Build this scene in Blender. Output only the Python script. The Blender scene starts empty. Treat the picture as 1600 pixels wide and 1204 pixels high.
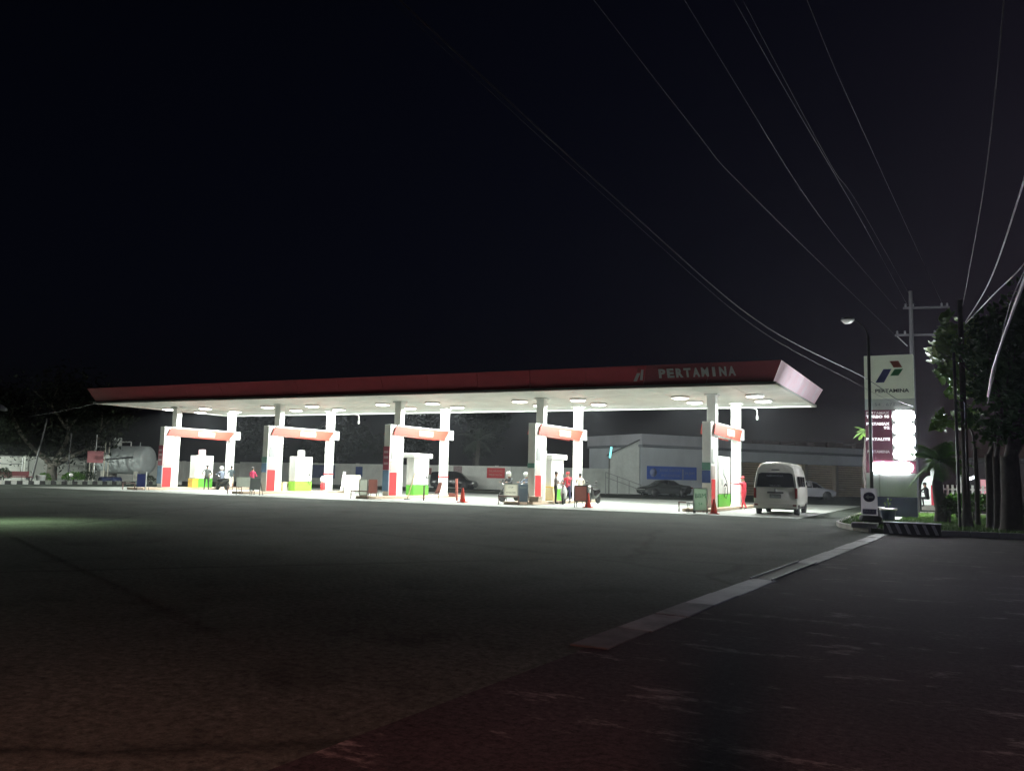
import bpy, bmesh, math, random
from mathutils import Vector, Matrix, Euler
random.seed(11)
R = math.radians
sc = bpy.context.scene
COL = sc.collection

# ------------------------------------------------------------------ camera
YAW, PITCH, ROLL, FPX, EYE = 0.4795, 0.1060, 0.0227, 1338.4, 1.389
cd = bpy.data.cameras.new('camera')
cam = bpy.data.objects.new('camera', cd); COL.objects.link(cam)
f = Vector((-math.sin(YAW)*math.cos(PITCH), math.cos(YAW)*math.cos(PITCH), math.sin(PITCH)))
r0 = Vector((math.cos(YAW), math.sin(YAW), 0)); u0 = r0.cross(f)
r_ = math.cos(ROLL)*r0 + math.sin(ROLL)*u0; u_ = -math.sin(ROLL)*r0 + math.cos(ROLL)*u0
mw = Matrix((r_, u_, -f)).transposed().to_4x4(); mw.translation = (0, 0, EYE)
cam.matrix_world = mw
cd.sensor_fit = 'HORIZONTAL'; cd.sensor_width = 36; cd.lens = 36*FPX/1600
cd.clip_start = 0.05; cd.clip_end = 1500
sc.camera = cam

# ------------------------------------------------------------------ night sky, faint moon
world = bpy.data.worlds.new('World'); sc.world = world; world.use_nodes = True
wn = world.node_tree.nodes; wl = world.node_tree.links
for n in list(wn): wn.remove(n)
sky = wn.new('ShaderNodeTexSky'); sky.sky_type = 'NISHITA'; sky.sun_disc = False
sky.sun_elevation = R(14); sky.sun_rotation = R(25); sky.air_density = 1.0; sky.dust_density = 2.5; sky.ozone_density = 2
tint = wn.new('ShaderNodeMix'); tint.data_type = 'RGBA'; tint.blend_type = 'MULTIPLY'; tint.inputs[0].default_value = 1
tint.inputs[7].default_value = (0.60, 0.54, 0.92, 1)
bg = wn.new('ShaderNodeBackground'); bg.inputs['Strength'].default_value = 0.0012
wo = wn.new('ShaderNodeOutputWorld')
wl.new(sky.outputs[0], tint.inputs[6]); wl.new(tint.outputs[2], bg.inputs['Color']); wl.new(bg.outputs[0], wo.inputs['Surface'])
sd = bpy.data.lights.new('moon', 'SUN'); sd.energy = 0.004; sd.angle = R(0.5); sd.color = (1, .93, .9)
so = bpy.data.objects.new('moon', sd); COL.objects.link(so); so.rotation_euler = (R(50), 0, R(155))

sc.view_settings.view_transform = 'Standard'
try: sc.view_settings.look = 'None'
except Exception: pass
sc.view_settings.exposure = 0; sc.view_settings.gamma = 1; sc.view_settings.use_curve_mapping = False
sc.render.engine = 'CYCLES'
sc.cycles.use_denoising = True
sc.cycles.max_bounces = 6; sc.cycles.diffuse_bounces = 3; sc.cycles.glossy_bounces = 3
sc.cycles.sample_clamp_indirect = 4.0
sc.cycles.use_light_tree = True

CANOPY_LAMP_W = 1500.0
LED_STRENGTH = 130.0

# ------------------------------------------------------------------ materials
MATS = {}
def mat(name, col, rough=.6, metal=0.0, var=.12, scale=3.0, bump=0.0, emit=None, estr=0.0, spec=.5, dirt=0.0, alpha=1.0):
    if name in MATS: return MATS[name]
    m = bpy.data.materials.new(name); m.use_nodes = True
    nt = m.node_tree; b = nt.nodes['Principled BSDF']
    b.inputs['Roughness'].default_value = rough; b.inputs['Metallic'].default_value = metal
    b.inputs['Specular IOR Level'].default_value = spec
    tc = nt.nodes.new('ShaderNodeTexCoord')
    if var > 0:
        nz = nt.nodes.new('ShaderNodeTexNoise'); nz.inputs['Scale'].default_value = scale
        nz.inputs['Detail'].default_value = 6; nz.inputs['Roughness'].default_value = .62
        nt.links.new(tc.outputs['Object'], nz.inputs['Vector'])
        cr = nt.nodes.new('ShaderNodeValToRGB')
        cr.color_ramp.elements[0].position = .32; cr.color_ramp.elements[1].position = .7
        cr.color_ramp.elements[0].color = tuple(c*(1-var) for c in col)+(1,)
        cr.color_ramp.elements[1].color = tuple(min(1, c*(1+var*.7)) for c in col)+(1,)
        nt.links.new(nz.outputs['Fac'], cr.inputs['Fac'])
        out = cr.outputs['Color']
        if dirt > 0:
            n2 = nt.nodes.new('ShaderNodeTexNoise'); n2.inputs['Scale'].default_value = scale*.35; n2.inputs['Detail'].default_value = 9
            mp = nt.nodes.new('ShaderNodeMapping'); mp.inputs['Scale'].default_value = (1, 1, .25)
            nt.links.new(tc.outputs['Object'], mp.inputs['Vector']); nt.links.new(mp.outputs[0], n2.inputs['Vector'])
            c2 = nt.nodes.new('ShaderNodeValToRGB'); c2.color_ramp.elements[0].position = .5; c2.color_ramp.elements[1].position = .72
            c2.color_ramp.elements[0].color = (0,0,0,1); c2.color_ramp.elements[1].color = (dirt,dirt,dirt,1)
            nt.links.new(n2.outputs['Fac'], c2.inputs['Fac'])
            mx = nt.nodes.new('ShaderNodeMix'); mx.data_type = 'RGBA'
            nt.links.new(c2.outputs['Color'], mx.inputs[0]); nt.links.new(out, mx.inputs[6])
            mx.inputs[7].default_value = tuple(c*.35 for c in col)+(1,)
            out = mx.outputs[2]
        nt.links.new(out, b.inputs['Base Color'])
        if bump > 0:
            bp = nt.nodes.new('ShaderNodeBump'); bp.inputs['Strength'].default_value = bump; bp.inputs['Distance'].default_value = .02
            n3 = nt.nodes.new('ShaderNodeTexNoise'); n3.inputs['Scale'].default_value = scale*12; n3.inputs['Detail'].default_value = 5
            nt.links.new(tc.outputs['Object'], n3.inputs['Vector'])
            nt.links.new(n3.outputs['Fac'], bp.inputs['Height']); nt.links.new(bp.outputs[0], b.inputs['Normal'])
    else:
        b.inputs['Base Color'].default_value = tuple(col)+(1,)
    if emit:
        b.inputs['Emission Color'].default_value = tuple(emit)+(1,); b.inputs['Emission Strength'].default_value = estr
    MATS[name] = m
    return m

white = mat('white_painted_metal', (.78,.79,.76), .38, var=.06, scale=2, dirt=.15)
white_wall = mat('white_wall_plaster', (.80,.81,.76), .85, var=.14, scale=.8, bump=.3, dirt=.5)
ceil_m = mat('white_ceiling_sheet', (.62,.64,.60), .5, var=.12, scale=.8, dirt=.4)
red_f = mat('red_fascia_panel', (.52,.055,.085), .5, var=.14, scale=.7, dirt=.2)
pink_f = mat('glow_pink_fascia_panel', (.88,.72,.78), .4, var=.14, scale=1.2, dirt=.3, emit=(1,.78,.88), estr=.2)  # weak glow added to the pink so the end panels look lit
trim = mat('grey_trim_metal', (.32,.3,.28), .5, var=.1)
red = mat('red_panel', (.62,.03,.035), .45, var=.08)
orange_red = mat('orange_red_panel', (.42,.04,.024), .6, var=.05)
green = mat('green_panel', (.10,.42,.04), .45, var=.08)
lime = mat('lime_green_panel', (.26,.55,.06), .45, var=.08)
blue = mat('blue_print', (.03,.07,.26), .6, var=.18, scale=4)
navy = mat('dark_blue_paint', (.03,.045,.12), .5, var=.15)
sky_blue = mat('light_blue_print', (.12,.25,.42), .6, var=.15)
teal = mat('green_teal_stripe', (.10,.25,.20), .6, var=.1)
grey = mat('grey_paint', (.25,.26,.26), .6, var=.12)
lgrey = mat('light_grey_board', (.5,.52,.5), .6, var=.1)
dark = mat('black_metal', (.03,.03,.032), .5, var=.2)
rubber = mat('black_rubber', (.018,.018,.018), .8, var=.2)
chrome = mat('bright_steel', (.7,.7,.7), .22, metal=1, var=.05)
steel = mat('dull_steel', (.35,.36,.36), .45, metal=.7, var=.12)
tankm = mat('grey_tank_paint', (.40,.43,.43), .5, var=.14, scale=1.2, dirt=.4)
brown_b = mat('brown_board', (.24,.14,.12), .7, var=.15, scale=5)
yellow = mat('yellow_plastic', (.75,.48,.06), .5, var=.08)
cream = mat('cream_plastic', (.78,.66,.38), .5, var=.08)
concrete = mat('concrete_kerb', (.32,.31,.28), .85, var=.2, scale=4, bump=.5)
plinthm = mat('tan_concrete_plinth', (.52,.40,.30), .8, var=.15, scale=3, bump=.3)
kwhite = mat('white_kerb_paint', (.6,.62,.58), .8, var=.25, scale=6)
kblack = mat('black_kerb_paint', (.03,.03,.03), .8, var=.3, scale=6)
cone_m = mat('orange_red_cone_plastic', (.75,.06,.03), .5, var=.06)
bark = mat('grey_brown_bark', (.10,.09,.075), .9, var=.35, scale=6, bump=1)
bark_d = mat('dark_bark', (.055,.045,.04), .9, var=.35, scale=6, bump=1)
leaf_d = mat('dark_green_leaves', (.035,.055,.025), .6, var=.4, scale=2)
leaf_dd = mat('very_dark_leaves', (.018,.024,.014), .8, var=.4, scale=2, spec=.2)
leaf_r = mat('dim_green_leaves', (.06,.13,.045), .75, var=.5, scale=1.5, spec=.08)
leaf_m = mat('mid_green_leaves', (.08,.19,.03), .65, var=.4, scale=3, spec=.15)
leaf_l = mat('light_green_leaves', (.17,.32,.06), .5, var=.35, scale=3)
dry = mat('dry_palm_leaf', (.32,.28,.2), .7, var=.3)
grass_m = mat('grass_blades', (.10,.22,.03), .7, var=.4, scale=2)
alloy = mat('bright_alloy', (.75,.75,.75), .35, metal=.15, var=.03)
glass_d = mat('dark_car_glass', (.008,.008,.01), .08, var=0, spec=.6)
silver_van = mat('silver_van_paint', (.62,.61,.55), .32, metal=.25, var=.05, dirt=.15)
sedan_p = mat('dark_grey_car_paint', (.075,.08,.08), .25, metal=.4, var=.06)
suv_p = mat('black_car_paint', (.015,.013,.014), .22, var=.1)
wcar_p = mat('white_car_paint', (.5,.5,.56), .3, var=.05)
lamp_r = mat('dark_red_lens', (.16,.012,.012), .2, var=0)
skin = mat('brown_skin', (.30,.17,.11), .55, var=.1)
hairm = mat('black_hair', (.012,.01,.01), .5, var=.2)
bld_w = mat('pale_blue_grey_plaster', (.62,.66,.70), .85, var=.1, scale=.5, dirt=.3)
bld_band = mat('grey_parapet', (.46,.46,.50), .85, var=.12, scale=.6, dirt=.4)
shutter_m = mat('brown_roller_shutter', (.52,.42,.28), .6, var=.12)
roof_m = mat('rusty_roof_sheet', (.12,.07,.07), .8, var=.3)
wire_m = mat('pale_wire_sheath', (.06,.06,.07), .5, var=.1)
wire_d = mat('dark_wire_sheath', (.04,.04,.045), .5, var=.1)
hedge_m = mat('dark_soil_and_shrub', (.045,.05,.035), .95, var=.5, scale=2, bump=1)
letter_m = mat('dull_silver_letter', (.50,.48,.52), .5, var=.1)
print_w = mat('white_print', (.8,.8,.8), .6, var=0)
print_k = mat('black_print', (.03,.035,.04), .6, var=0)
print_gr = mat('green_print', (.03,.22,.09), .6, var=0)
print_rd = mat('brick_red_print', (.34,.07,.045), .6, var=0)
print_bl = mat('royal_blue_print', (.03,.03,.22), .6, var=0)
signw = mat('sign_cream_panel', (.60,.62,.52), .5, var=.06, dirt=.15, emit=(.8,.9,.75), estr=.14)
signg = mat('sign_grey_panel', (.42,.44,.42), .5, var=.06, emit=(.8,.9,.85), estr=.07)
sign_red = mat('sign_maroon_panel', (.13,.03,.05), .5, var=.1, emit=(.6,.2,.35), estr=.07)  # weak glow put into the maroon, stands for lens veil
sign_low = mat('sign_base_cladding', (.55,.60,.56), .5, var=.06, dirt=.2)
lens_m = mat('lit_ceiling_lamp_lens', (.9,.9,.85), .5, var=0, emit=(1.0,1.0,.93), estr=9)
led_m = mat('lit_price_display', (.8,.8,.9), .5, var=0, emit=(.92,.94,1.0), estr=LED_STRENGTH)
lit_text = mat('lit_sign_letters', (.8,.8,.85), .5, var=0, emit=(1,.97,1), estr=1.6)
lit_text_dim = mat('dim_sign_letters', (.6,.5,.55), .5, var=0, emit=(1,.9,.95), estr=.25)
cyan_m = mat('cyan_lit_tube', (.2,.8,.8), .5, var=0, emit=(.25,.9,.9), estr=1.6)
pink_lit = mat('pink_lit_window', (.7,.3,.35), .5, var=.3, scale=5, emit=(1,.5,.55), estr=.55)
orange_lit = mat('orange_lit_window', (.6,.3,.12), .5, var=.3, scale=5, emit=(1,.45,.15), estr=.35)
white_lit = mat('white_lit_tube', (.8,.8,.8), .5, var=0, emit=(.85,.92,1), estr=3)
booth_lit = mat('white_glow_booth_panel', (.75,.78,.75), .5, var=.1, emit=(.85,1,.95), estr=.45)  # glow added to the booth colour in place of a lamp
booth_red = mat('red_glow_booth_panel', (.5,.04,.07), .5, var=.1, emit=(1,.08,.14), estr=.22)  # red half gets the same added glow

# ------------------------------------------------------------------ mesh builder
def vinyl(m, col, f=.5):
    nt=m.node_tree; b=nt.nodes['Principled BSDF']; o=[n for n in nt.nodes if n.type=='OUTPUT_MATERIAL'][0]
    t=nt.nodes.new('ShaderNodeBsdfTranslucent'); t.inputs[0].default_value=tuple(col)+(1,); mx=nt.nodes.new('ShaderNodeMixShader'); mx.inputs[0].default_value=f
    nt.links.new(b.outputs[0],mx.inputs[1]); nt.links.new(t.outputs[0],mx.inputs[2]); nt.links.new(mx.outputs[0],o.inputs['Surface']); return m
v_brown=vinyl(mat('brown_vinyl',(.26,.15,.13),.7,var=.15,scale=5),(.5,.3,.27))
v_lgrey=vinyl(mat('light_grey_vinyl',(.5,.52,.5),.6,var=.12,scale=4),(.75,.78,.72))
v_grey=vinyl(mat('grey_vinyl',(.22,.23,.23),.6,var=.15,scale=4),(.42,.44,.43),.4)
v_slate=vinyl(mat('slate_vinyl',(.14,.16,.18),.6,var=.2,scale=6),(.33,.38,.42),.45)
v_green=vinyl(mat('grey_green_vinyl',(.30,.36,.31),.6,var=.12,scale=4),(.5,.6,.5),.5)
v_white=vinyl(mat('white_vinyl',(.75,.75,.7),.6,var=.05),(.85,.85,.78),.5)
v_navy=vinyl(mat('navy_vinyl',(.04,.05,.16),.6,var=.15),(.15,.18,.4),.4)
v_arrow=vinyl(mat('greyish_vinyl',(.36,.34,.36),.6,var=.1),(.7,.68,.72),.5)
class MB:
    def __init__(s): s.v=[]; s.f=[]; s.mi=[]; s.cur=0; s.smooth=[]
    def add(s, vs, fs, sm=False):
        o=len(s.v); s.v += [tuple(v) for v in vs]
        for q in fs: s.f.append([i+o for i in q]); s.mi.append(s.cur); s.smooth.append(sm)
        return s
    def box(s, x0,x1,y0,y1,z0,z1, rz=0, c=None):
        vs=[(x,y,z) for z in (z0,z1) for x,y in ((x0,y0),(x1,y0),(x1,y1),(x0,y1))]
        if rz:
            cx,cy = c if c else ((x0+x1)/2,(y0+y1)/2); a,b=math.cos(rz),math.sin(rz)
            vs=[(cx+(x-cx)*a-(y-cy)*b, cy+(x-cx)*b+(y-cy)*a, z) for x,y,z in vs]
        return s.add(vs,[(3,2,1,0),(4,5,6,7),(0,1,5,4),(1,2,6,5),(2,3,7,6),(3,0,4,7)])
    def tube(s, pts, rad, n=8, cap=True, sm=True):
        pts=[Vector(p) for p in pts]
        rs = rad if isinstance(rad,(list,tuple)) else [rad]*len(pts)
        o=[]; prev=None
        for i,p in enumerate(pts):
            if i==0: d=pts[1]-p
            elif i==len(pts)-1: d=p-pts[i-1]
            else: d=(pts[i+1]-p).normalized()+(p-pts[i-1]).normalized()
            d.normalize()
            if prev is None:
                a = Vector((0,0,1)) if abs(d.z)<.9 else Vector((1,0,0))
                x = d.cross(a).normalized()
            else:
                x = (prev - d*prev.dot(d)).normalized()
            prev=x; y=d.cross(x)
            for k in range(n):
                t=2*math.pi*k/n; o.append(p+(x*math.cos(t)+y*math.sin(t))*rs[i])
        fs=[]
        for i in range(len(pts)-1):
            for k in range(n):
                k2=(k+1)%n; fs.append((i*n+k,i*n+k2,(i+1)*n+k2,(i+1)*n+k))
        s.add(o,fs,sm)
        if cap:
            s.add(o[:n],[tuple(range(n-1,-1,-1))]); s.add(o[-n:],[tuple(range(n))])
        return s
    def lathe(s, prof, c=(0,0,0), n=16, axis='z', sm=True):
        vs=[]; 
        for r,h in prof:
            for k in range(n):
                t=2*math.pi*k/n; a,b=r*math.cos(t),r*math.sin(t)
                p={'z':(a,b,h),'x':(h,a,b),'y':(b,h,a)}[axis]
                vs.append((p[0]+c[0],p[1]+c[1],p[2]+c[2]))
        fs=[]
        for i in range(len(prof)-1):
            for k in range(n):
                k2=(k+1)%n; fs.append((i*n+k,i*n+k2,(i+1)*n+k2,(i+1)*n+k))
        fs.append(tuple(range(n-1,-1,-1))); fs.append(tuple((len(prof)-1)*n+k for k in range(n)))
        return s.add(vs,fs,sm)
    def prism(s, poly, dvec):
        n=len(poly); d=Vector(dvec)
        vs=[Vector(p) for p in poly]+[Vector(p)+d for p in poly]
        fs=[tuple(range(n-1,-1,-1)),tuple(range(n,2*n))]+[(i,(i+1)%n,n+(i+1)%n,n+i) for i in range(n)]
        return s.add(vs,fs)
    def loft(s, secs, closed=True, sm=True, caps=True):
        n=len(secs[0]); vs=[p for q in secs for p in q]; fs=[]
        for i in range(len(secs)-1):
            for k in range(n if closed else n-1):
                k2=(k+1)%n; fs.append((i*n+k,(i+1)*n+k,(i+1)*n+k2,i*n+k2))
        s.add(vs,fs,sm)
        if caps:
            s.add(secs[0],[tuple(range(n))]); s.add(secs[-1],[tuple(range(n-1,-1,-1))])
        return s
    def ball(s, c, r, n=10, sc_=(1,1,1)):
        vs=[];fs=[]; m=n//2
        for i in range(m+1):
            ph=math.pi*i/m
            for k in range(n):
                t=2*math.pi*k/n
                vs.append((c[0]+r*sc_[0]*math.sin(ph)*math.cos(t),c[1]+r*sc_[1]*math.sin(ph)*math.sin(t),c[2]+r*sc_[2]*math.cos(ph)))
        for i in range(m):
            for k in range(n): k2=(k+1)%n; fs.append((i*n+k,(i+1)*n+k,(i+1)*n+k2,i*n+k2))
        return s.add(vs,fs,True)
    def build(s, name, m, parent=None, loc=None, bevel=0, label=None, rot=None):
        me=bpy.data.meshes.new(name); me.from_pydata(s.v,[],s.f); me.update()
        ms = m if isinstance(m,(list,tuple)) else [m]
        for q in ms: me.materials.append(q)
        me.polygons.foreach_set('material_index', [min(i,len(ms)-1) for i in s.mi])
        me.polygons.foreach_set('use_smooth', s.smooth)
        o=bpy.data.objects.new(name,me); COL.objects.link(o)
        if parent: o.parent=parent
        if loc: o.location=loc
        if rot: o.rotation_euler=rot
        if bevel:
            b=o.modifiers.new('bevel','BEVEL'); b.width=bevel; b.segments=2; b.limit_method='ANGLE'; b.angle_limit=R(40)
        if label: o['label']=label
        return o
def B(*a, **k): return MB().box(*a, **k)
def tag(o,label,cat,group=None,kind=None):
    if label: o['label']=label
    if cat: o['category']=cat
    if group: o['group']=group
    if kind: o['kind']=kind
    return o
def thing(name,label,cat,loc=(0,0,0),rz=0,group=None):
    o=bpy.data.objects.new(name,None); COL.objects.link(o); o.location=loc; o.rotation_euler=(0,0,rz); o.empty_display_size=.3
    return tag(o,label,cat,group)
def copy_tree(o, parent=None):
    c=o.copy(); COL.objects.link(c); c.parent=parent
    for ch in list(o.children): copy_tree(ch,c)
    return c
def struct(o): o['kind']='structure'; return o

def text(s, size, m, name, parent=None, loc=(0,0,0), rot=(0,0,0), width=None, ext=.01, bold=.0, align='CENTER'):
    cu=bpy.data.curves.new(name,'FONT'); cu.body=s; cu.size=size; cu.extrude=ext; cu.offset=bold; cu.align_x=align; cu.align_y='CENTER'; cu.resolution_u=2
    t=bpy.data.objects.new(name,cu); COL.objects.link(t)
    bpy.context.view_layer.update()
    dg=bpy.context.evaluated_depsgraph_get()
    me=bpy.data.meshes.new_from_object(t.evaluated_get(dg))
    bpy.data.objects.remove(t)
    xs=[v.co.x for v in me.vertices]
    if width and xs:
        k=width/(max(xs)-min(xs))
        for v in me.vertices: v.co.x*=k
    me.materials.clear(); me.materials.append(m)
    o=bpy.data.objects.new(name,me); COL.objects.link(o); o.parent=parent; o.location=loc; o.rotation_euler=rot
    return o
def sheet(poly, dvec, m, name, parent=None, label=None):
    return MB().prism(poly,dvec).build(name,m,parent,label=label)

# ------------------------------------------------------------------ ground
def ground_mat():
    m=bpy.data.materials.new('dark_worn_asphalt'); m.use_nodes=True; nt=m.node_tree; b=nt.nodes['Principled BSDF']
    tc=nt.nodes.new('ShaderNodeTexCoord')
    def noise(s,d=8,r=.6,vec=None):
        n=nt.nodes.new('ShaderNodeTexNoise'); n.inputs['Scale'].default_value=s; n.inputs['Detail'].default_value=d; n.inputs['Roughness'].default_value=r
        nt.links.new(vec or tc.outputs['Object'],n.inputs['Vector']); return n.outputs['Fac']
    def ramp(fac,p0,p1,c0,c1):
        c=nt.nodes.new('ShaderNodeValToRGB'); c.color_ramp.elements[0].position=p0; c.color_ramp.elements[1].position=p1
        c.color_ramp.elements[0].color=c0+(1,); c.color_ramp.elements[1].color=c1+(1,); nt.links.new(fac,c.inputs['Fac']); return c.outputs['Color']
    base=ramp(noise(.22,10,.7),.36,.64,(.040,.048,.039),(.084,.097,.080))
    fine=ramp(noise(14,9,.85),.36,.64,(.25,.25,.25),(1.7,1.7,1.7))
    mx=nt.nodes.new('ShaderNodeMix'); mx.data_type='RGBA'; mx.blend_type='MULTIPLY'; mx.inputs[0].default_value=1
    nt.links.new(base,mx.inputs[6]); nt.links.new(fine,mx.inputs[7])
    vo=nt.nodes.new('ShaderNodeTexVoronoi'); vo.feature='DISTANCE_TO_EDGE'; vo.inputs['Scale'].default_value=.16
    nv=nt.nodes.new('ShaderNodeTexNoise'); nv.inputs['Scale'].default_value=1.2; nv.inputs['Detail'].default_value=5; nt.links.new(tc.outputs['Object'],nv.inputs['Vector'])
    va=nt.nodes.new('ShaderNodeMix'); va.data_type='VECTOR'; va.inputs[0].default_value=.35; nt.links.new(tc.outputs['Object'],va.inputs[4]); nt.links.new(nv.outputs['Color'],va.inputs[5]); nt.links.new(va.outputs[1],vo.inputs['Vector'])
    ck=ramp(vo.outputs['Distance'],.0,.012,(.45,.45,.45),(1,1,1))
    m3=nt.nodes.new('ShaderNodeMix'); m3.data_type='RGBA'; m3.blend_type='MULTIPLY'; m3.inputs[0].default_value=1; nt.links.new(mx.outputs[2],m3.inputs[6]); nt.links.new(ck,m3.inputs[7])
    st=ramp(noise(.9,7,.68),.30,.46,(.45,.45,.45),(1,1,1))
    m4=nt.nodes.new('ShaderNodeMix'); m4.data_type='RGBA'; m4.blend_type='MULTIPLY'; m4.inputs[0].default_value=1; nt.links.new(m3.outputs[2],m4.inputs[6]); nt.links.new(st,m4.inputs[7])
    nt.links.new(m4.outputs[2],b.inputs['Base Color'])
    b.inputs['Roughness'].default_value=.9; b.inputs['Specular IOR Level'].default_value=.05
    bp=nt.nodes.new('ShaderNodeBump'); bp.inputs['Strength'].default_value=.6; bp.inputs['Distance'].default_value=.015
    nt.links.new(noise(55,3,.7),bp.inputs['Height']); nt.links.new(bp.outputs[0],b.inputs['Normal'])
    return m
def road_mat():
    m=bpy.data.materials.new('patched_road_asphalt'); m.use_nodes=True; nt=m.node_tree; b=nt.nodes['Principled BSDF']
    tc=nt.nodes.new('ShaderNodeTexCoord')
    mp=nt.nodes.new('ShaderNodeMapping'); mp.inputs['Scale'].default_value=(.55,1.3,1); mp.inputs['Rotation'].default_value=(0,0,R(8)); nt.links.new(tc.outputs['Object'],mp.inputs['Vector'])
    def noise(s,d=8,r=.6,vec=None):
        n=nt.nodes.new('ShaderNodeTexNoise'); n.inputs['Scale'].default_value=s; n.inputs['Detail'].default_value=d; n.inputs['Roughness'].default_value=r
        nt.links.new(vec or tc.outputs['Object'],n.inputs['Vector']); return n.outputs['Fac']
    def ramp(fac,p0,p1,c0,c1):
        c=nt.nodes.new('ShaderNodeValToRGB'); c.color_ramp.elements[0].position=p0; c.color_ramp.elements[1].position=p1
        c.color_ramp.elements[0].color=c0+(1,); c.color_ramp.elements[1].color=c1+(1,); nt.links.new(fac,c.inputs['Fac']); return c.outputs['Color']
    base=ramp(noise(.5),.3,.7,(.028,.022,.024),(.056,.046,.050))
    fine=ramp(noise(18,9,.85),.36,.64,(.25,.25,.25),(1.7,1.7,1.7))
    mx=nt.nodes.new('ShaderNodeMix'); mx.data_type='RGBA'; mx.blend_type='MULTIPLY'; mx.inputs[0].default_value=1
    nt.links.new(base,mx.inputs[6]); nt.links.new(fine,mx.inputs[7])
    st=ramp(noise(1.9,10,.78,mp.outputs[0]),.56,.66,(0,0,0),(.85,.85,.85))
    m2=nt.nodes.new('ShaderNodeMix'); m2.data_type='RGBA'; nt.links.new(st,m2.inputs[0]); nt.links.new(mx.outputs[2],m2.inputs[6]); m2.inputs[7].default_value=(.25,.23,.22,1)
    nt.links.new(m2.outputs[2],b.inputs['Base Color'])
    b.inputs['Roughness'].default_value=.92; b.inputs['Specular IOR Level'].default_value=.06
    bp=nt.nodes.new('ShaderNodeBump'); bp.inputs['Strength'].default_value=.5; bp.inputs['Distance'].default_value=.015
    nt.links.new(noise(70,3,.7),bp.inputs['Height']); nt.links.new(bp.outputs[0],b.inputs['Normal'])
    return m
gm=ground_mat(); rm=road_mat()
slab_m=mat('forecourt_concrete',(.40,.42,.39),.7,var=.16,scale=.9,dirt=.35,bump=.2)
x0d=lambda y: -2.93+(y-6)*.0405
gb=MB(); gb.add([(-700,-300,0),(700,-300,0),(700,900,0),(-700,900,0)],[(0,1,2,3)]); struct(gb.build('ground',gm))
# road to the right of the drain (runs along Y)
rb=MB(); rb.add([(x0d(-40)+.15,-40,.004),(14,-40,.004),(14,140,.004),(-.4,140,.004),(-.4,27,.004),(x0d(27)+.15,27,.004)],[(0,1,2,3,4,5)]); struct(rb.build('road',rm))
# forecourt slab: panels with joints
sb=struct(bpy.data.objects.new('forecourt',None)); COL.objects.link(sb)
slab_mesh=MB().box(-3.03,3.03,-3.05,3.05,-.02,0).build('concrete_slab',slab_m,sb)
sx=[-54.4+6.1*i for i in range(8)]; sy=[38.4+6.13*j for j in range(4)]
first=True
for xx in sx:
    for yy in sy:
        o=slab_mesh if first else slab_mesh.copy()
        if not first: COL.objects.link(o)
        first=False
        o.location=(xx+3.05,yy,.012+random.uniform(-.002,.002))
# dark garden strip before the back wall
tag(B(-74.5,-31,66,74.8,0,.09).build('garden_bed',hedge_m),None,None,kind='structure')
# drain with slabs
drain=struct(bpy.data.objects.new('drain',None)); COL.objects.link(drain)
x0d=lambda y: -2.93+(y-6)*.0405
sl_m=mat('drain_concrete',(.36,.36,.35),.75,var=.25,scale=3,bump=.3,dirt=.3)
sl_e=mat('deep_shade_drain_concrete',(.085,.08,.078),.9,var=.5,scale=3,bump=.3)  # shade put into the colour: nearest slabs darkest, so the strip fades out
sl_d=mat('half_shade_drain_concrete',(.17,.165,.16),.9,var=.5,scale=3,bump=.3,dirt=.5)  # middle step of the same painted fade into the dark
y=6.75; k=0
while y<26:
    L=1.0
    yc=y+.5
    if not (12.6<yc<15.9):
        w=.27+ (.012 if k%3 else 0)
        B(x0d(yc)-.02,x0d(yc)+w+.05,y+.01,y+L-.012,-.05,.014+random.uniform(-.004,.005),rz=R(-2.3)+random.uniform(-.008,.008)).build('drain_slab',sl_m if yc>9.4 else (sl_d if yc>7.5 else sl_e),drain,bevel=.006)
    y+=L; k+=1
for sx_ in (0,.30):
    MB().tube([(x0d(12.6)+sx_,12.6,.03),(x0d(15.95)+sx_,15.95,.03)],.013,6).build('drain_edge_rail',grey,drain)
B(x0d(14.2)+.0,x0d(14.2)+.3,12.6,15.95,0,.012,rz=R(-2.3)).build('channel_shade_strip',kblack,drain)  # flat black strip painted in for the shade of the open channel

# ------------------------------------------------------------------ canopy
XL,XR,YF,YB,HC=-50.24,-6.85,37.3,49.0,5.6
COLX=[-10.45-9.15*i for i in range(5)]
can=thing('fuel_canopy','long flat red canopy on ten white columns over the fuel pumps','canopy',((XL+XR)/2,(YF+YB)/2,0))
OX,OY=can.location.x,can.location.y
def L3(x,y,z): return (x-OX,y-OY,z)
# ceiling sheets (strips across)
n=22; dx=(XR-XL)/n
cs=B(-dx/2+.012,dx/2-.012,-(YB-YF)/2+.1,(YB-YF)/2-.1,0,.03).build('ceiling_panel',ceil_m,can)
for i in range(n):
    o=cs if i==0 else cs.copy()
    if i: COL.objects.link(o)
    o.location=(XL+dx*(i+.5)-OX,0,HC+(.002 if i%2 else 0))
B(*[a for p in ((XL-OX+.2,XR-OX-.2),(-5.6,5.6),(HC+.06,HC+.5)) for a in p]).build('roof_deck',trim,can)
# soffit edge trim
for nm,(a,b,c,d) in dict(front=(XL-.12,XR+.12,YF-.12,YF+.1),back=(XL-.12,XR+.12,YB-.1,YB+.12)).items():
    B(a-OX,b-OX,c-OY,d-OY,HC-.06,HC+.06).build('edge_trim',trim if nm=='front' else ceil_m,can)
for a,b in ((XL-.12,XL+.1),(XR-.1,XR+.12)):
    B(a-OX,b-OX,YF+.1-OY,YB-.1-OY,HC-.058,HC+.058).build('edge_trim',ceil_m,can)
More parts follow.
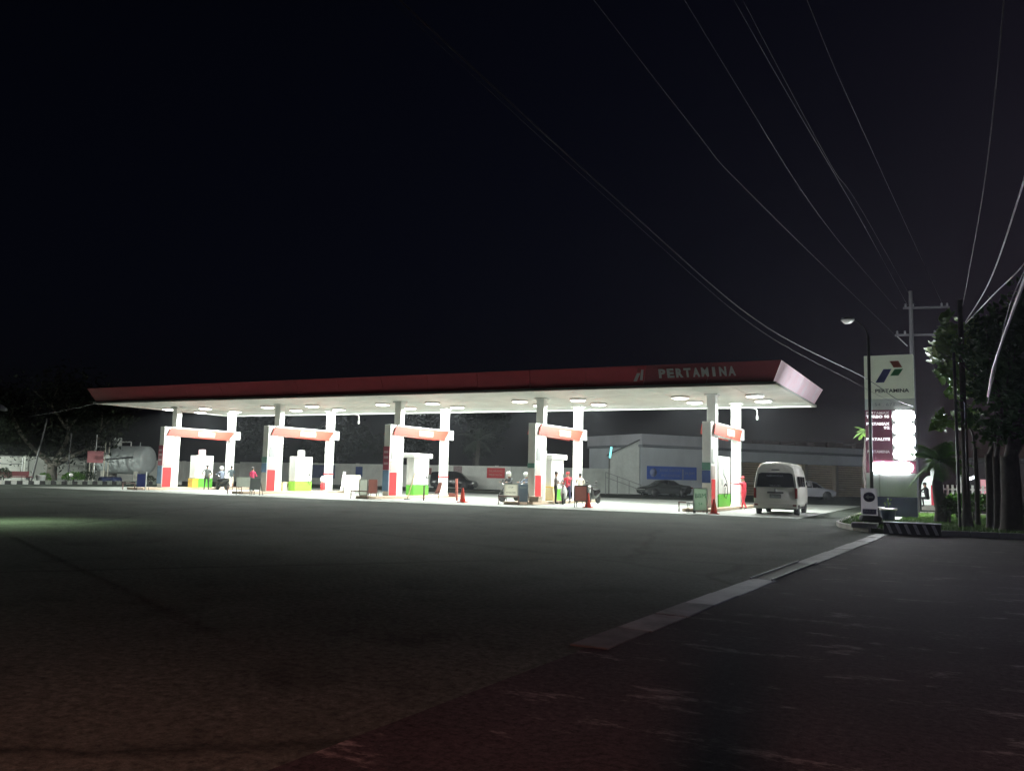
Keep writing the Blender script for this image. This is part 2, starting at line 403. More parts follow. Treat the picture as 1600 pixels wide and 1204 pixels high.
# fascia panels, flared outwards
fz0,fz1,fl=HC+.07,HC+.92,.42
def fas(p0,p1,q0,q1,m,lab=None):
    # p: bottom, q: top ; thickness inwards
    nrm=(Vector(p1)-Vector(p0)).cross(Vector(q0)-Vector(p0)).normalized()*.04
    MB().prism([L3(*p0),L3(*p1),L3(*q1),L3(*q0)],tuple(-nrm)).build('fascia_panel',m,can,label=lab)
nf=15; w=(XR-XL)/nf; wt=(XR-XL+2*fl)/nf
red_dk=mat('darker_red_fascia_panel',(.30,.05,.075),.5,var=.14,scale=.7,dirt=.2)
for i in range(nf):
    a=XL+i*w+.008; b=XL+(i+1)*w-.008; at=XL-fl+i*wt+.008; bt=XL-fl+(i+1)*wt-.008
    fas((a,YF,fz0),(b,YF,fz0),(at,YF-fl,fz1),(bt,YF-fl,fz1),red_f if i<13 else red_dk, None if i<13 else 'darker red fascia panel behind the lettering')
    fas((b,YB,fz0),(a,YB,fz0),(bt,YB+fl,fz1),(at,YB+fl,fz1),red_f)
ns=4; ws=(YB-YF)/ns; wst=(YB-YF+2*fl)/ns
for i in range(ns):
    a=YF+i*ws+.012; b=YF+(i+1)*ws-.012; at=YF-fl+i*wst+.012; bt=YF-fl+(i+1)*wst-.012
    fas((XR,a,fz0),(XR,b,fz0),(XR+fl,at,fz1),(XR+fl,bt,fz1),pink_f,'pale pink fascia panel on the right end')
    fas((XL,b,fz0),(XL,a,fz0),(XL-fl,bt,fz1),(XL-fl,at,fz1),red_f)
# lettering on the front fascia
slant=math.atan2(fl,fz1-fz0)
def fpt(x,z): # point on front fascia slightly proud
    k=(z-fz0)/(fz1-fz0); return L3(x,YF-fl*k-.035,z)
xw=-11.8; adv=3.38/8.0
for i,ch in enumerate('PERTAMINA'):
    text(ch,.56,letter_m,'letter',can,fpt(-11.68+i*.392,6.13),(R(90)+slant,0,0),width=(.12 if ch=='I' else .31),ext=.02,bold=.022)
def fshape(pts,m,nm):
    MB().prism([fpt(x,z) for x,z in pts],(0,-.03,0)).build(nm,m,can)
fshape([(-13.05,5.86),(-12.9,5.86),(-12.68,6.2),(-12.83,6.2)],letter_m,'logo_piece')
fshape([(-12.74,5.9),(-12.62,5.9),(-12.5,6.34),(-12.6,6.34)],letter_m,'logo_piece')
fshape([(-12.82,6.26),(-12.66,6.26),(-12.6,6.42),(-12.76,6.42)],mat('dull_red_logo',(.3,.04,.05),.5,var=0),'logo_piece')
# columns
for i,cx in enumerate(COLX):
    for j,cy in enumerate((41.2,46.2)):
        c=B(-.22,.22,-.21,.21,.15,HC-.01).build('column',white,can,(cx-OX,cy-OY,0),bevel=.03)
        B(-.3,.3,-.3,.3,HC-.09,HC-.012).build('capital',white,c)
        if j==1 and i in (2,3):
            B(-.235,.235,-.225,.225,1.25,1.33).build('red_band',red,c)
# ceiling lamps
lm=None
for i,cx in enumerate(COLX):
    for dxl in (-1.75,1.8):
        for yl in (42.0,44.7):
            if lm is None:
                lm=MB().lathe([(.42,0),(.46,-.03),(.46,-.07),(.42,-.10)],n=18).build('ceiling_lamp',white,can)
                ln=MB().lathe([(.001,-.16),(.22,-.15),(.38,-.118),(.42,-.10)],n=18).build('lens',lens_m,lm)
                ld=bpy.data.lights.new('lamp_light','SPOT'); ld.spot_size=R(166); ld.spot_blend=.14; ld.shadow_soft_size=.16; ld.energy=CANOPY_LAMP_W; ld.color=(.93,1.0,.94)
                lo=bpy.data.objects.new('lamp_light',ld); COL.objects.link(lo); lo.parent=lm; lo.location=(0,0,-.2)
                ld2=ld.copy(); ld2.name='wide_lamp_light'; ld2.spot_size=R(180); ld2.spot_blend=.03; ld2.energy=2500
                o=lm
            else:
                o=lm.copy(); COL.objects.link(o)
                l2=ln.copy(); COL.objects.link(l2); l2.parent=o
                l3=lo.copy(); COL.objects.link(l3); l3.parent=o
                if yl>44: l3.data=ld2; l3.rotation_euler=(R(8),0,0)
            o.location=(cx+dxl-OX+random.uniform(-.1,.1),yl-OY,HC-.003)

# ------------------------------------------------------------------ islands, pylons, lane signs, dispensers
pos=['leftmost','second from left','middle','fourth from left','rightmost']
for i,cx in enumerate(COLX):
    p=4-i
    isl=MB()
    prof=[(-.65,38.3),(-.45,37.95),(.45,37.95),(.65,38.3),(.65,47.6),(.45,47.9),(-.45,47.9),(-.65,47.6)]
    isl.prism([(x,y-43,0.0) for x,y in prof],(0,0,.15))
    isl=isl.build('pump_island',plinthm,None,(cx,43,.012),bevel=.02)
    tag(isl,f'tan raised concrete island under the {pos[p]} pair of canopy columns','pump island','pump islands under the canopy')
    # guard hoop at the nose
    gh=thing('guard_rail',f'low brown pipe hoop at the front of the {pos[p]} pump island','guard rail',(cx-.1,37.8,.012),group='pipe hoops before the pump islands')
    for s in (-.55,.55): MB().tube([(s,0,0),(s,0,.42)],.03,8).build('post',brown_b,gh)
    MB().tube([(-.58,0,.42),(.58,0,.42)],.03,8).build('top_rail',brown_b,gh)
    # pylon
    py=thing('service_pylon',f'tall white service pylon with red lower panel on the {pos[p]} island','pylon',(cx,40.47,.162),group='white pylons at the front of the islands')
    B(-.2,.215,-.41,.5,0,4.03).build('body',white,py,bevel=.02)
    B(.22,.232,-.36,.33,.03,1.32).build('red_panel',red,py)
    B(.22,.232,-.34,.3,1.36,1.95).build('grey_panel',mat('pinkish_grey_panel',(.42,.36,.34),.5,var=.1),py)
    B(.22,.245,-.26,.22,2.1,2.75).build('display',grey if p%2 else lgrey,py)
    if p in (0,2):
        B(-.21,.2,-.445,-.415,1.45,2.78).build('red_poster',mat('maroon_poster',(.30,.03,.06),.5,var=.3,scale=3),py)
        for zz in (1.75,2.1,2.4): B(-.15,.14,-.455,-.447,zz,zz+.13).build('poster_text',mat('pinkish_print',(.5,.32,.34),.6,var=0),py)
        B(-.21,.2,-.445,-.415,.25,1.43).build('blue_poster',sky_blue,py)
    elif p in (1,4):
        B(-.205,.2,-.44,-.415,1.75,2.1).build('green_stripe',teal,py)
        B(-.205,.2,-.44,-.415,1.15,1.73).build('blue_poster',sky_blue if p==1 else blue,py)
    else:
        B(-.205,.2,-.44,-.415,1.7,1.95).build('green_stripe',teal,py)
    # lane sign: white box beam with slanted red face, both sides
    ls=thing('lane_sign',f'white beam with slanted orange red face fixed across the {pos[p]} columns','lane sign',(cx,43.4,0),group='orange red lane signs between columns')
    B(.225,.30,-2.75,3.4,3.60,4.19).build('beam',white,ls)
    B(-.30,-.225,-2.75,3.4,3.60,4.19).build('beam',white,ls)
    for s in (1,-1):
        x=.305*s if s>0 else -.335
        sheet([(x,-2.9,4.12),(x,-3.2,3.62),(x,2.25,3.52),(x,2.85,4.14)],(.03,0,0),orange_red,'red_face',ls)
        x2=.337 if s>0 else -.35
        B(x2,x2+.013,-.55,.9,3.68,4.0).build('name_plate',mat('blank_pale_plate',(.7,.5,.42),.5,var=.08,scale=8),ls)
        if s>0:
            text('PERTAMINA',.2,mat('faint_red_print',(.75,.45,.38),.6,var=0),'plate_text',ls,(.352,.17,3.84),(R(90),0,R(90)),width=1.2,ext=.001)
    # dispenser
    dl=['white fuel dispenser with green base and small pink topper, leftmost','white fuel dispenser with lime green base and short white topper','white fuel dispenser with wide flat cap and bright green base, middle island','white fuel dispenser with flat cap behind the people on the fourth island','white fuel dispenser with green base beside the red clad attendant'][p]
    yc=[43.6,43.4,43.3,42.8,42.5][p]
    dp=thing('fuel_dispenser',dl,'fuel dispenser',(cx,yc,.162),group='fuel dispensers on the islands')
    hh=2.2 if p<4 else 2.45; hw=.8 if p<4 else 1.2
    gmx=green if p!=1 else lime
    B(-.27,.27,-hw,hw,.62,hh).build('body',white,dp,bevel=.03)
    B(-.275,.275,-hw-.003,hw+.003,.0,.6).build('base_panel',gmx,dp,bevel=.02)
    if p in (2,3): B(-.4,.4,-hw-.2,hw+.2,hh+.002,hh+.28).build('cap',white,dp,bevel=.04)
    if p in (0,1): B(-.15,.15,-.22,.16,hh+.002,hh+.42).build('topper',mat('pink_topper',(.7,.42,.42),.5,var=.05) if p==0 else white,dp,bevel=.02)
    B(.275,.29,-.32,.12,1.55,1.85).build('screen',lgrey if p!=0 else grey,dp)
    B(.275,.285,-.6,-.35,1.05,1.35).build('price_panel',lgrey,dp)
    # nozzle and hose
    for yy in (.45,) if p!=4 else (-.2,):
        MB().tube([(.3,yy,1.0),(.36,yy,1.12),(.42,yy,1.02)],.035,8).build('nozzle',dark,dp)
        MB().tube([(.30,yy+.06,1.5),(.40,yy+.09,1.2),(.44,yy+.08,.7),(.38,yy+.06,.4),(.31,yy+.02,.5),(.34,yy,.95)],.018,6).build('hose',dark,dp)

# ------------------------------------------------------------------ back walls, strip and building
lw=thing('boundary_wall','long white plastered wall behind the tank at far left','wall',(-75,50,0))
for k in range(9):
    B(-.1,.1,-3.0+.01,3.0-.01,0,2.25).build('wall_panel',white_wall,lw,(0,-22+6*k,0))
    B(-.16,.16,-.16,.16,0,2.3).build('pier',white_wall,lw,(0,-25+6*k,0))
bw=thing('boundary_wall','long white wall behind the pumps with dark shrubs at its foot','wall',(-55,75.2,0))
for k in range(7):
    B(-2.85,2.85,-.1,.1,0,2.4).build('wall_panel',white_wall,bw,(-17+5.72*k,0,0))
    B(-.15,.15,-.14,.14,0,2.45).build('pier',white_wall,bw,(-14.2+5.72*k,0,0))
w2=thing('boundary_wall','lower grey wall between the white wall and the pale building','wall',(-36.8,71.0,0),R(42))
for k in range(3): B(0,3.45,-.08,.08,0,2.35).build('wall_panel',mat('dull_grey_plaster',(.55,.58,.54),.85,var=.2,scale=.8,dirt=.4),w2,(3.5*k,0,0))
B(3.3,3.5,.1,.4,0,3.9).build('pier',mat('dull_grey_plaster',(.3,.3,.3)),w2)
# red sign on the wall
def wall_sign(name,label,cat,loc,w,h,rz,m,lines=(),tm=print_w):
    s=thing(name,label,cat,loc,rz)
    B(-w/2,w/2,-.04,0,-h/2,h/2).build('panel',m,s)
    for t,sz,zz,wd in lines: text(t,sz,tm,'lettering',s,(0,-.046,zz),(R(90),0,0),width=wd,ext=.002)
    return s
wall_sign('wall_sign','red banner with white lettering on the white wall beyond the traffic cone','sign',(-40.6,75.05,1.72),2.0,1.0,0,red,[('DILARANG',.3,.18,1.5),('MEROKOK',.3,-.2,1.5)],mat('pale_pink_print',(.6,.35,.3),.6,var=0))
wall_sign('wall_banner','long blue banner on the wall behind the second pump island','banner',(-63.5,75.05,1.5),5.6,1.45,0,mat('faded_blue_banner',(.10,.12,.24),.7,var=.3,scale=2))
wall_sign('wall_banner','small blue panel on the wall right of the second pylon','banner',(-57.4,75.05,1.55),.9,1.1,0,blue)
wall_sign('wall_banner','faded red banner on the wall beside the middle pylon','banner',(-49.6,75.05,1.75),2.9,.7,0,mat('faded_red_banner',(.32,.13,.12),.7,var=.2))
wall_sign('wall_sign','pinkish patterned notice on the wall left of the third column','sign',(-45.0,75.05,1.4),1.0,1.9,0,mat('pinkish_notice',(.36,.27,.27),.7,var=.4,scale=8))

bl=thing('storage_building','pale blue grey building with grey parapet and brown shutters','building',(-26.8,78.7,0),math.atan2(21.4,14.6))
B(0,12.2,0,9,0,4.5).build('wall',bld_w,bl)
B(12.2,36,.0,9,3.45,4.5).build('upper_wall',bld_w,bl)
B(-.25,12.6,-.35,9,4.75,5.75).build('parapet',bld_band,bl)
B(12.6,36.3,-.35,9,4.75,5.35).build('parapet',bld_band,bl)
B(-.3,36.4,-.55,9,4.5,4.74).build('cornice',mat('dark_cornice',(.16,.17,.19),.8,var=.1),bl)
for k in range(5):
    xx=12.9+4.7*k
    for q in range(14):
        B(xx,xx+4.3,.5,.56,.02+q*.245,.245+q*.245-.02).build('shutter_slat',shutter_m,bl)
    B(xx-.45,xx,.1,.6,0,3.45).build('pillar',mat('shutter_pillar',(.30,.26,.2)),bl)
rr=MB()
for k in range(13): rr.box(8+2.2*k,10+2.2*k+random.uniform(-.4,.5),2+random.uniform(0,1),6,5.4,5.75+random.uniform(0,.35))
rr.build('roof_sheet',roof_m,bl)
# annex with sloping top on the left end
an=thing('annex_building','small grey annex with sloping top left of the pale building','building',(-26.95,78.55,0),R(203))
MB().prism([(0.0,0,0),(2.75,0,0),(2.75,0,3.75),(0.0,0,5.1)],(0,-4.5,0)).build('wall',mat('annex_plaster',(.6,.63,.6),.85,var=.12,dirt=.3),an)
MB().prism([(-.02,.3,5.1),(2.95,.3,3.66),(2.95,.3,3.78),(-.02,.3,5.24)],(0,-5,0)).build('roof',dark,an)
# blue banner on building
db=Vector((14.6,21.4,0)).normalized(); nb=Vector((db.y,-db.x,0))
pb=Vector((-26.8,78.7,0))+db*3.65+nb*.08
bb=thing('wall_banner','royal blue banner with pale emblem above the parked dark sedan','banner',(pb.x,pb.y,0),math.atan2(21.4,14.6))
bmt=mat('royal_blue_banner',(.035,.12,.55),.6,var=.12)
B(-3.05,3.05,-.03,0,1.45,2.72).build('panel',bmt,bb)
pale=mat('pale_blue_print',(.22,.28,.5),.6,var=0)
MB().lathe([(.42,0),(.42,.012)],c=(-2.3,-.045,2.1),n=20,axis='y').build('emblem',pale,bb)
text('BANK RAKYAT',.38,pale,'lettering',bb,(-.2,-.034,2.33),(R(90),0,0),width=2.6,ext=.001)
text('INDONESIA',.34,pale,'lettering',bb,(-.2,-.034,1.83),(R(90),0,0),width=2.3,ext=.001)
B(1.2,1.4,-.05,-.032,1.5,2.5).build('stripe',pale,bb)
text('24 JAM',.34,pale,'lettering',bb,(2.15,-.034,2.1),(R(90),0,0),width=1.2,ext=.001)
# ramp railing
rl=thing('ramp_railing','grey pipe railing sloping down before the annex wall','railing',(-28.3,73.2,0),R(35))
for k,(x,h) in enumerate([(0,2.0),(1.1,1.6),(2.2,1.2),(3.3,.9)]): MB().tube([(x,0,0),(x,0,h)],.035,6).build('post',grey,rl)
for dz in (0,-.45): MB().tube([(0,0,2.0+dz),(3.3,0,.9+dz)],.035,6).build('rail',grey,rl)
tl=thing('tube_lamp','short cyan lit tube lamp on a post beside the annex','lamp',(-28.2,73.8,0),R(20))
MB().tube([(0,0,0),(0,0,4.25),(.6,0,4.4)],.04,6).build('post',dark,tl)
MB().tube([(.05,-.05,3.3),(.2,-.05,4.3)],.09,8).build('tube',cyan_m,tl)

# ------------------------------------------------------------------ tank yard (left)
ta=math.atan2(.31,.95)
tk=thing('storage_tank','horizontal grey fuel tank with a short chimney dome and ladder platform','tank',(-66.2,52.6,0),ta)
MB().lathe([(.01,-2.42),(.7,-2.38),(1.1,-2.28),(1.25,-2.12),(1.25,2.12),(1.12,2.28),(.7,2.4),(.01,2.46)],c=(0,0,2.1),n=36,axis='x').build('shell',tankm,tk)
for k in (-1.2,.1,1.4): MB().lathe([(1.262,k-.03),(1.262,k+.03)],c=(0,0,2.1),n=36,axis='x').build('weld_band',tankm,tk)
MB().lathe([(.42,0),(.42,.75),(.36,.8),(.05,.82)],c=(-1.0,0,3.28),n=18).build('dome',mat('pale_dome',(.5,.52,.5)),tk)
MB().tube([(-.58,0,3.7),(.35,0,3.72),(.4,0,3.68),(.4,0,3.3)],.05,8).build('vent_pipe',white,tk)
MB().tube([(1.3,0,3.3),(1.3,0,3.7)],.04,6).build('valve',grey,tk)
for s in (-1.6,1.6): B(s-.2,s+.2,-.9,.9,0,1.1).build('saddle',concrete,tk)
pl=[( -2.3,-1.75),(-.9,-1.75),(-2.3,-1.2),(-.9,-1.2)]
for x,yv in pl: MB().tube([(x,yv,0),(x,yv,3.75)],.045,6).build('platform_post',mat('pale_pipe',(.5,.48,.4)),tk)
B(-2.4,-.8,-1.8,-1.15,2.55,2.62).build('platform',steel,tk)
for zz in (3.2,3.7): MB().tube([(-2.3,-1.75,zz),(-.9,-1.75,zz)],.03,6).build('handrail',white,tk)
for q in range(9): MB().tube([(-2.0,-1.85,.25+q*.27),(-1.45,-1.85,.25+q*.27)],.02,5).build('rung',steel,tk)
MB().tube([(-2.2,-1.45,2.0),(1.6,-1.45,2.35)],.07,6).build('fill_pipe',dark,tk)

kworn=mat('worn_grey_kerb_paint',(.22,.25,.21),.85,var=.4,scale=5)
kb=struct(bpy.data.objects.new('kerb_row',None)); COL.objects.link(kb)
for q in range(44):
    B(-.14,.14,-.215,.215,0,.30 if q%2 else .27).build('kerb_block',(kwhite if q<14 or q>40 else kworn) if q%2 else kblack,kb,(-62.0,35.6+.45*q,0),bevel=.02,label='white painted kerb block' if q%2 else 'black painted kerb block')

# canopy-left odds and ends
def bush(name,label,loc,r,n,m,h=None,size=.09,group=None,seed=0,stem=True):
    rnd=random.Random(seed); t=thing(name,label,'shrub',loc,0,group)
    mb=MB(); h=h or r*1.4
    for k in range(n):
        a=rnd.uniform(0,6.283); e=math.acos(rnd.uniform(-.3,1)); rr_=r*(.55+.45*rnd.random()**.5)
        c=Vector((rr_*math.sin(e)*math.cos(a),rr_*math.sin(e)*math.sin(a),h*.5+h*.5*math.cos(e)*rnd.uniform(.7,1.05)))
        leaf(mb,c,size*rnd.uniform(.6,1.4),rnd)
    mb.build('foliage',m,t)
    if stem: MB().tube([(0,0,0),(0,0,h*.6)],.05,6).build('stem',bark,t)
    return t
def leaf(mb,c,s,rnd,asp=2.0):
    d=Vector((rnd.gauss(0,1),rnd.gauss(0,1),rnd.gauss(0,.7)-.3)).normalized(); x=d.cross(Vector((rnd.random(),rnd.random(),1))).normalized()
    u=c+d*s*asp*.5; l=c-d*s*asp*.5; up=d.cross(x)*s*.18
    mb.add([l,c+x*s*.5+up,u,c-x*s*.5+up],[(0,1,2),(0,2,3)],True)
bush('round_shrub','small dark round shrub above the red bench at far left',(-62.6,39.3,0),.55,350,leaf_d,1.25,seed=1)
bush('round_shrub','dark shrub at the foot of the forked tree, right side',(-64.0,46.0,0),.9,600,leaf_m,1.0,seed=2)
bush('round_shrub','low dark shrub next to the blue drums',(-64.5,47.4,0),.8,500,leaf_d,1.1,seed=3)
bush('round_shrub','small shrub beside the grey pot under the forked tree',(-63.6,43.2,0),.5,260,leaf_m,.9,seed=4)
bush('round_shrub','low shrub beside the tank saddle left of the pylon',(-63.2,52.7,0),.6,260,leaf_d,.8,seed=41)
be=thing('bench','dark red bench behind the painted kerb at far left','bench',(-63.4,40.6,0),R(90))
B(-1.3,1.3,-.25,.25,.5,.58).build('seat',mat('dark_red_wood',(.18,.03,.035),.6,var=.2),be); B(-1.3,1.3,.2,.26,.6,.95).build('backrest',mat('dark_red_wood',()),be)
for s in (-1.1,1.1): B(s-.05,s+.05,-.2,.2,0,.5).build('leg',dark,be)
pt=MB().lathe([(.25,0),(.33,.3),(.36,.62),(.38,.7),(.3,.7),(.28,.62)],n=14).build('plant_pot',lgrey,None,(-63.2,42.6,0)); tag(pt,'pale grey pot standing between red bench and forked tree','pot')
dr=thing('oil_drum','dark blue drum lying beside the shrubs, left of the tank','drum',(-63.6,48.6,0))
MB().lathe([(.29,-.45),(.3,-.43),(.29,-.15),(.3,-.13),(.29,0),(.3,.15),(.29,.17),(.3,.45)],c=(0,0,.32),n=18,axis='y').build('body',navy,dr)
d2=copy_tree(dr); d2.location=(-63.6,49.6,0); d2['label']='dark blue drum nearest the ladder of the tank'
sp=MB().ball((0,0,0),.16,10).build('white_ball_float',white,None,(-62.4,44.6,.75)); 
sp.name='garden_lamp'; tag(sp,'small white globe at the right foot of the forked tree','lamp')
MB().tube([(0,0,-.75),(0,0,-.1)],.03,6).build('post',dark,sp)
gp=thing('pipe_frame','thin grey pipe frame standing before the wall at far left','frame',(-65.5,41.6,0),R(90))
for s in (-.95,.95): MB().tube([(s,0,0),(s,0,2.1)],.04,6).build('upright',steel,gp)
for zz in (2.1,1.5): MB().tube([(-.95,0,zz),(.95,0,zz)],.035,6).build('crossbar',steel,gp)
ps=thing('pole_sign','faded red square sign on a thin pole left of the tank','sign',(-64.2,48.0,0),R(48))
MB().tube([(0,.06,0),(0,.06,4.1)],.045,6).build('pole',steel,ps); B(-.62,.62,-.03,0,1.75,2.75).build('panel',mat('faded_maroon_sign',(.26,.09,.10),.6,var=.2),ps)
lp=thing('leaning_pole','thin dark pole leaning right beside the forked tree','pole',(-66,43.7,0)); MB().tube([(0,0,0),(.5,.6,5.2)],.08,8).build('shaft',dark,lp)
lp=thing('thin_pole','thin dark upright pole between forked tree and pole sign','pole',(-66,46.9,0)); MB().tube([(0,0,0),(0,0,4.2)],.07,8).build('shaft',dark,lp)

# ------------------------------------------------------------------ trees
def limb(mb,p,d,l,r,rnd,depth,tips,minr=.02):
    pts=[Vector(p)]; rs=[r]; d=Vector(d).normalized(); n=4
    for k in range(n):
        d=(d+Vector((rnd.gauss(0,.13),rnd.gauss(0,.13),rnd.gauss(.03,.08)))).normalized()
        pts.append(pts[-1]+d*l/n); rs.append(r*(1-.45*(k+1)/n))
    mb.tube(pts,rs,8 if depth>1 else 5)
    tips.append(pts[-1])
    if depth>0:
        for k in range(rnd.choice((2,3))):
            a=rnd.uniform(0,6.283); nd=(d+Vector((math.cos(a),math.sin(a),.25))*rnd.uniform(.5,.85)).normalized()
            limb(mb,pts[-1],nd,l*rnd.uniform(.6,.8),rs[-1],rnd,depth-1,tips)
    tips.append(pts[2])
def tree(name,label,loc,h,r,seed,mt=bark,ml=leaf_d,forks=((0,0,1),),th=None,xmin=None,leaves=3500,ls=.14,crown=None,group=None,depth=2,asp=2.0):
    rnd=random.Random(seed); t=thing(name,label,'tree',loc,0,group); mb=MB(); tips=[]
    th=th or h*.4
    mb.tube([(0,0,-.05),(0,0,.15),(.02*h*.1,0,th*.5),(0,0,th)],[r*1.5,r*1.15,r,r*.9],12)
    for fk in forks: limb(mb,(0,0,th-.1),fk,(h-th)*.5,r*.62,rnd,depth,tips)
    mb.build('trunk',mt,t)
    cb=MB(); cr=crown or (h-th)*.5
    clumps=[Vector(tp) for tp in tips if tp.z>th*1.2]
    for k in range(10): 
        a=rnd.uniform(0,6.28); clumps.append(Vector((math.cos(a)*cr*rnd.random(),math.sin(a)*cr*rnd.random(),rnd.uniform(th*1.15,h))))
    sizes=[rnd.uniform(.25,.55)*cr for _ in clumps]
    for k in range(leaves):
        i=rnd.randrange(len(clumps)); c=clumps[i]; s=sizes[i]
        v=Vector((rnd.gauss(0,1),rnd.gauss(0,1),rnd.gauss(0,.75))); v=v.normalized()*s*(rnd.random()**.45)
        
        if xmin is not None and (c+v).x+loc[0]<xmin+.25*math.sin((c+v).z*3): continue
        leaf(cb,c+v,ls*rnd.uniform(.6,1.5),rnd,asp)
    cb.build('crown',ml,t)
    return t
tree('forked_tree','pale trunked forked tree with wide dim crown before the left wall',(-70.2,48.3,0),8.5,.42,5,bark,leaf_dd,((-.55,-.45,1),(.25,.25,1),(.8,.7,.8)),th=1.5,leaves=9000,ls=.17,crown=5.2,depth=2)
for k,(x,yv,h,lab) in enumerate([(-84,60,9,'dark tree beyond the wall left of the tank'),(-76,80,8,'dark tree beyond the wall behind the leftmost island'),(-66,82,7.5,'dark tree beyond the wall between first and second islands'),(-57,84,8,'dark tree beyond the wall behind the second island'),(-47,82,9,'dark tree beyond the wall behind the middle island')]):
    tree('background_tree',lab,(x,yv,0),h,.3,20+k,bark_d,leaf_dd,leaves=3000,ls=.3,crown=4,depth=1,group='dim trees beyond the boundary wall')

def palm(name,label,loc,h,r,nf,fl_,seed,mt=bark_d,ml=leaf_m,droop=.9):
    rnd=random.Random(seed); t=thing(name,label,'palm tree',loc)
    mb=MB(); pts=[];rs=[]
    for k in range(9):
        z=h*k/8; pts.append((.05*math.sin(k),.0,z)); rs.append(r*(1.35-.45*k/8)*(1+.08*(k%2)))
    mb.tube(pts,rs,10); mb.build('trunk',mt,t)
    for q in range(nf):
        a=6.283*q/nf+rnd.uniform(-.2,.2); el=rnd.uniform(-.25,1.15); fb=MB(); P=Vector((0,0,h)); d=Vector((math.cos(a)*math.cos(el),math.sin(a)*math.cos(el),math.sin(el)))
        rib=[P.copy()]; L=fl_*rnd.uniform(.8,1.1); n=9
        for k in range(n):
            d=(d+Vector((0,0,-droop*.16))).normalized(); P=P+d*L/n; rib.append(P.copy())
        fb.tube(rib,[.022*(1-.8*k/n) for k in range(n+1)],4)
        for k in range(2,n*3):
            u=k/(n*3); i=min(int(u*n),n-1); c=rib[i].lerp(rib[i+1],u*n-i); dd=(rib[i+1]-rib[i]).normalized(); sd_=dd.cross(Vector((0,0,1))).normalized()
            ll=fl_*.36*math.sin(math.pi*min(1,u*.85+.15))
            for s in (-1,1):
                tip=c+(sd_*s*.8+dd*.55+Vector((0,0,-.35))).normalized()*ll; wv=dd*.028
                fb.add([c-wv,c+wv,tip],[(0,1,2)])
        fb.build('frond',ml,t)
    return t
palm('palm_tree','short palm with spreading fronds just right of the price sign',(-0.58,33.6,0.1),2.15,.16,16,1.35,3)
palm('palm_tree','pale slim palm trunk rising behind the white wall near the dark car',(-43.6,76.6,0),5.0,.2,14,2.4,6,bark,leaf_d)
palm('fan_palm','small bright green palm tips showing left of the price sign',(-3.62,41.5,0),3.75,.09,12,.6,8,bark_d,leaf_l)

# ------------------------------------------------------------------ traffic island, price sign and around
ti=MB(); outl=[(-3.6,31.0),(-3.35,29.6),(-2.8,28.2),(-2.3,27.55),(-.45,27.3),(2.4,27.6),(3.2,30),(3.2,46),(-3.9,46),(-3.75,36)]
ti.prism([(x,yv,0) for x,yv in outl],(0,0,.12)); struct(ti.build('traffic_island',mat('island_soil',(.07,.09,.04),.95,var=.4,scale=3,bump=.6),bevel=.02))
kr=struct(bpy.data.objects.new('island_kerb',None)); COL.objects.link(kr)
for i in range(len(outl)):
    a=Vector(outl[i]+(0,)); b=Vector(outl[(i+1)%len(outl)]+(0,))
    if i==3: continue
    L=(b-a).length; nn=max(1,int(L/.6)); d=(b-a)/nn; ang=math.atan2(d.y,d.x)
    for q in range(nn):
        c=a+d*(q+.5)
        B(-d.length/2+.008,d.length/2-.008,-.07,.07,0,.16).build('kerb_stone',concrete,kr,(c.x,c.y,0),bevel=.012,rot=(0,0,ang))
# grass blades
gr=MB(); rnd=random.Random(4)
def inpoly(x,yv):
    c=False; n_=len(outl)
    for i in range(n_):
        x1,y1=outl[i]; x2,y2=outl[(i+1)%n_]
        if (y1>yv)!=(y2>yv) and x<(x2-x1)*(yv-y1)/(y2-y1)+x1: c=not c
    return c
cnt=0
while cnt<26000:
    x=rnd.uniform(-3.8,3.1); yv=rnd.uniform(27.5,44)
    if not inpoly(x,yv) or (-3.4<x<-1.3 and 37.2<yv<38.4): continue
    a=rnd.uniform(0,6.28); h=rnd.uniform(.05,.12); w_=.012
    gr.add([(x-w_*math.cos(a),yv-w_*math.sin(a),.115),(x+w_*math.cos(a),yv+w_*math.sin(a),.115),(x+rnd.gauss(0,.03),yv+rnd.gauss(0,.03),.12+h)],[(0,1,2)]); cnt+=1
tag(gr.build('grass',grass_m),None,None,kind='stuff')
# striped barrier
sbk=thing('striped_barrier','low black and white diagonally striped concrete block at the island front','barrier',(-1.2,27.15,0),R(-3))
B(-.72,.75,-.16,.16,.0,.33).build('block',kblack,sbk,bevel=.015)
for q in range(6):
    x=-.66+q*.235
    MB().prism([(x,-.166,.30),(x+.09,-.166,.30),(x+.2,-.166,.03),(x+.11,-.166,.03)],(0,-.003,0)).build('white_stripe',mat('worn_white_stripe',(.42,.42,.4),.8,var=.35,scale=9),sbk)
B(-.73,.76,-.17,.17,.332,.35).build('cap',mat('pale_cap',(.55,.56,.56),.7,var=.15),sbk)
lk=B(-2.85,-2.15,27.6,28.3,.12,.26).build('concrete_block',concrete,None); tag(lk,'grey concrete block at the tip of the traffic island','block')
ty=MB().lathe([(.16,-.09),(.30,-.09),(.33,-.03),(.33,.03),(.30,.09),(.16,.09)],n=20).build('tyre',rubber,None,(-2.42,28.9,0.36)); tag(ty,'black tyre lying at the foot of the round arrow sign','tyre')
ty2=MB().lathe([(.14,-.07),(.26,-.07),(.29,-.02),(.29,.02),(.26,.07),(.14,.07)],n=20).build('tyre',rubber,None,(-2.3,29.6,.19)); tag(ty2,'second black tyre just right of the sign foot, lying on grass','tyre')
ars=thing('arrow_sign','white board with dark round arrow sign and plate, foot of street lamp','sign',(-2.51,29.6,0.12),R(4))
ars.scale=(.92,1,.82)
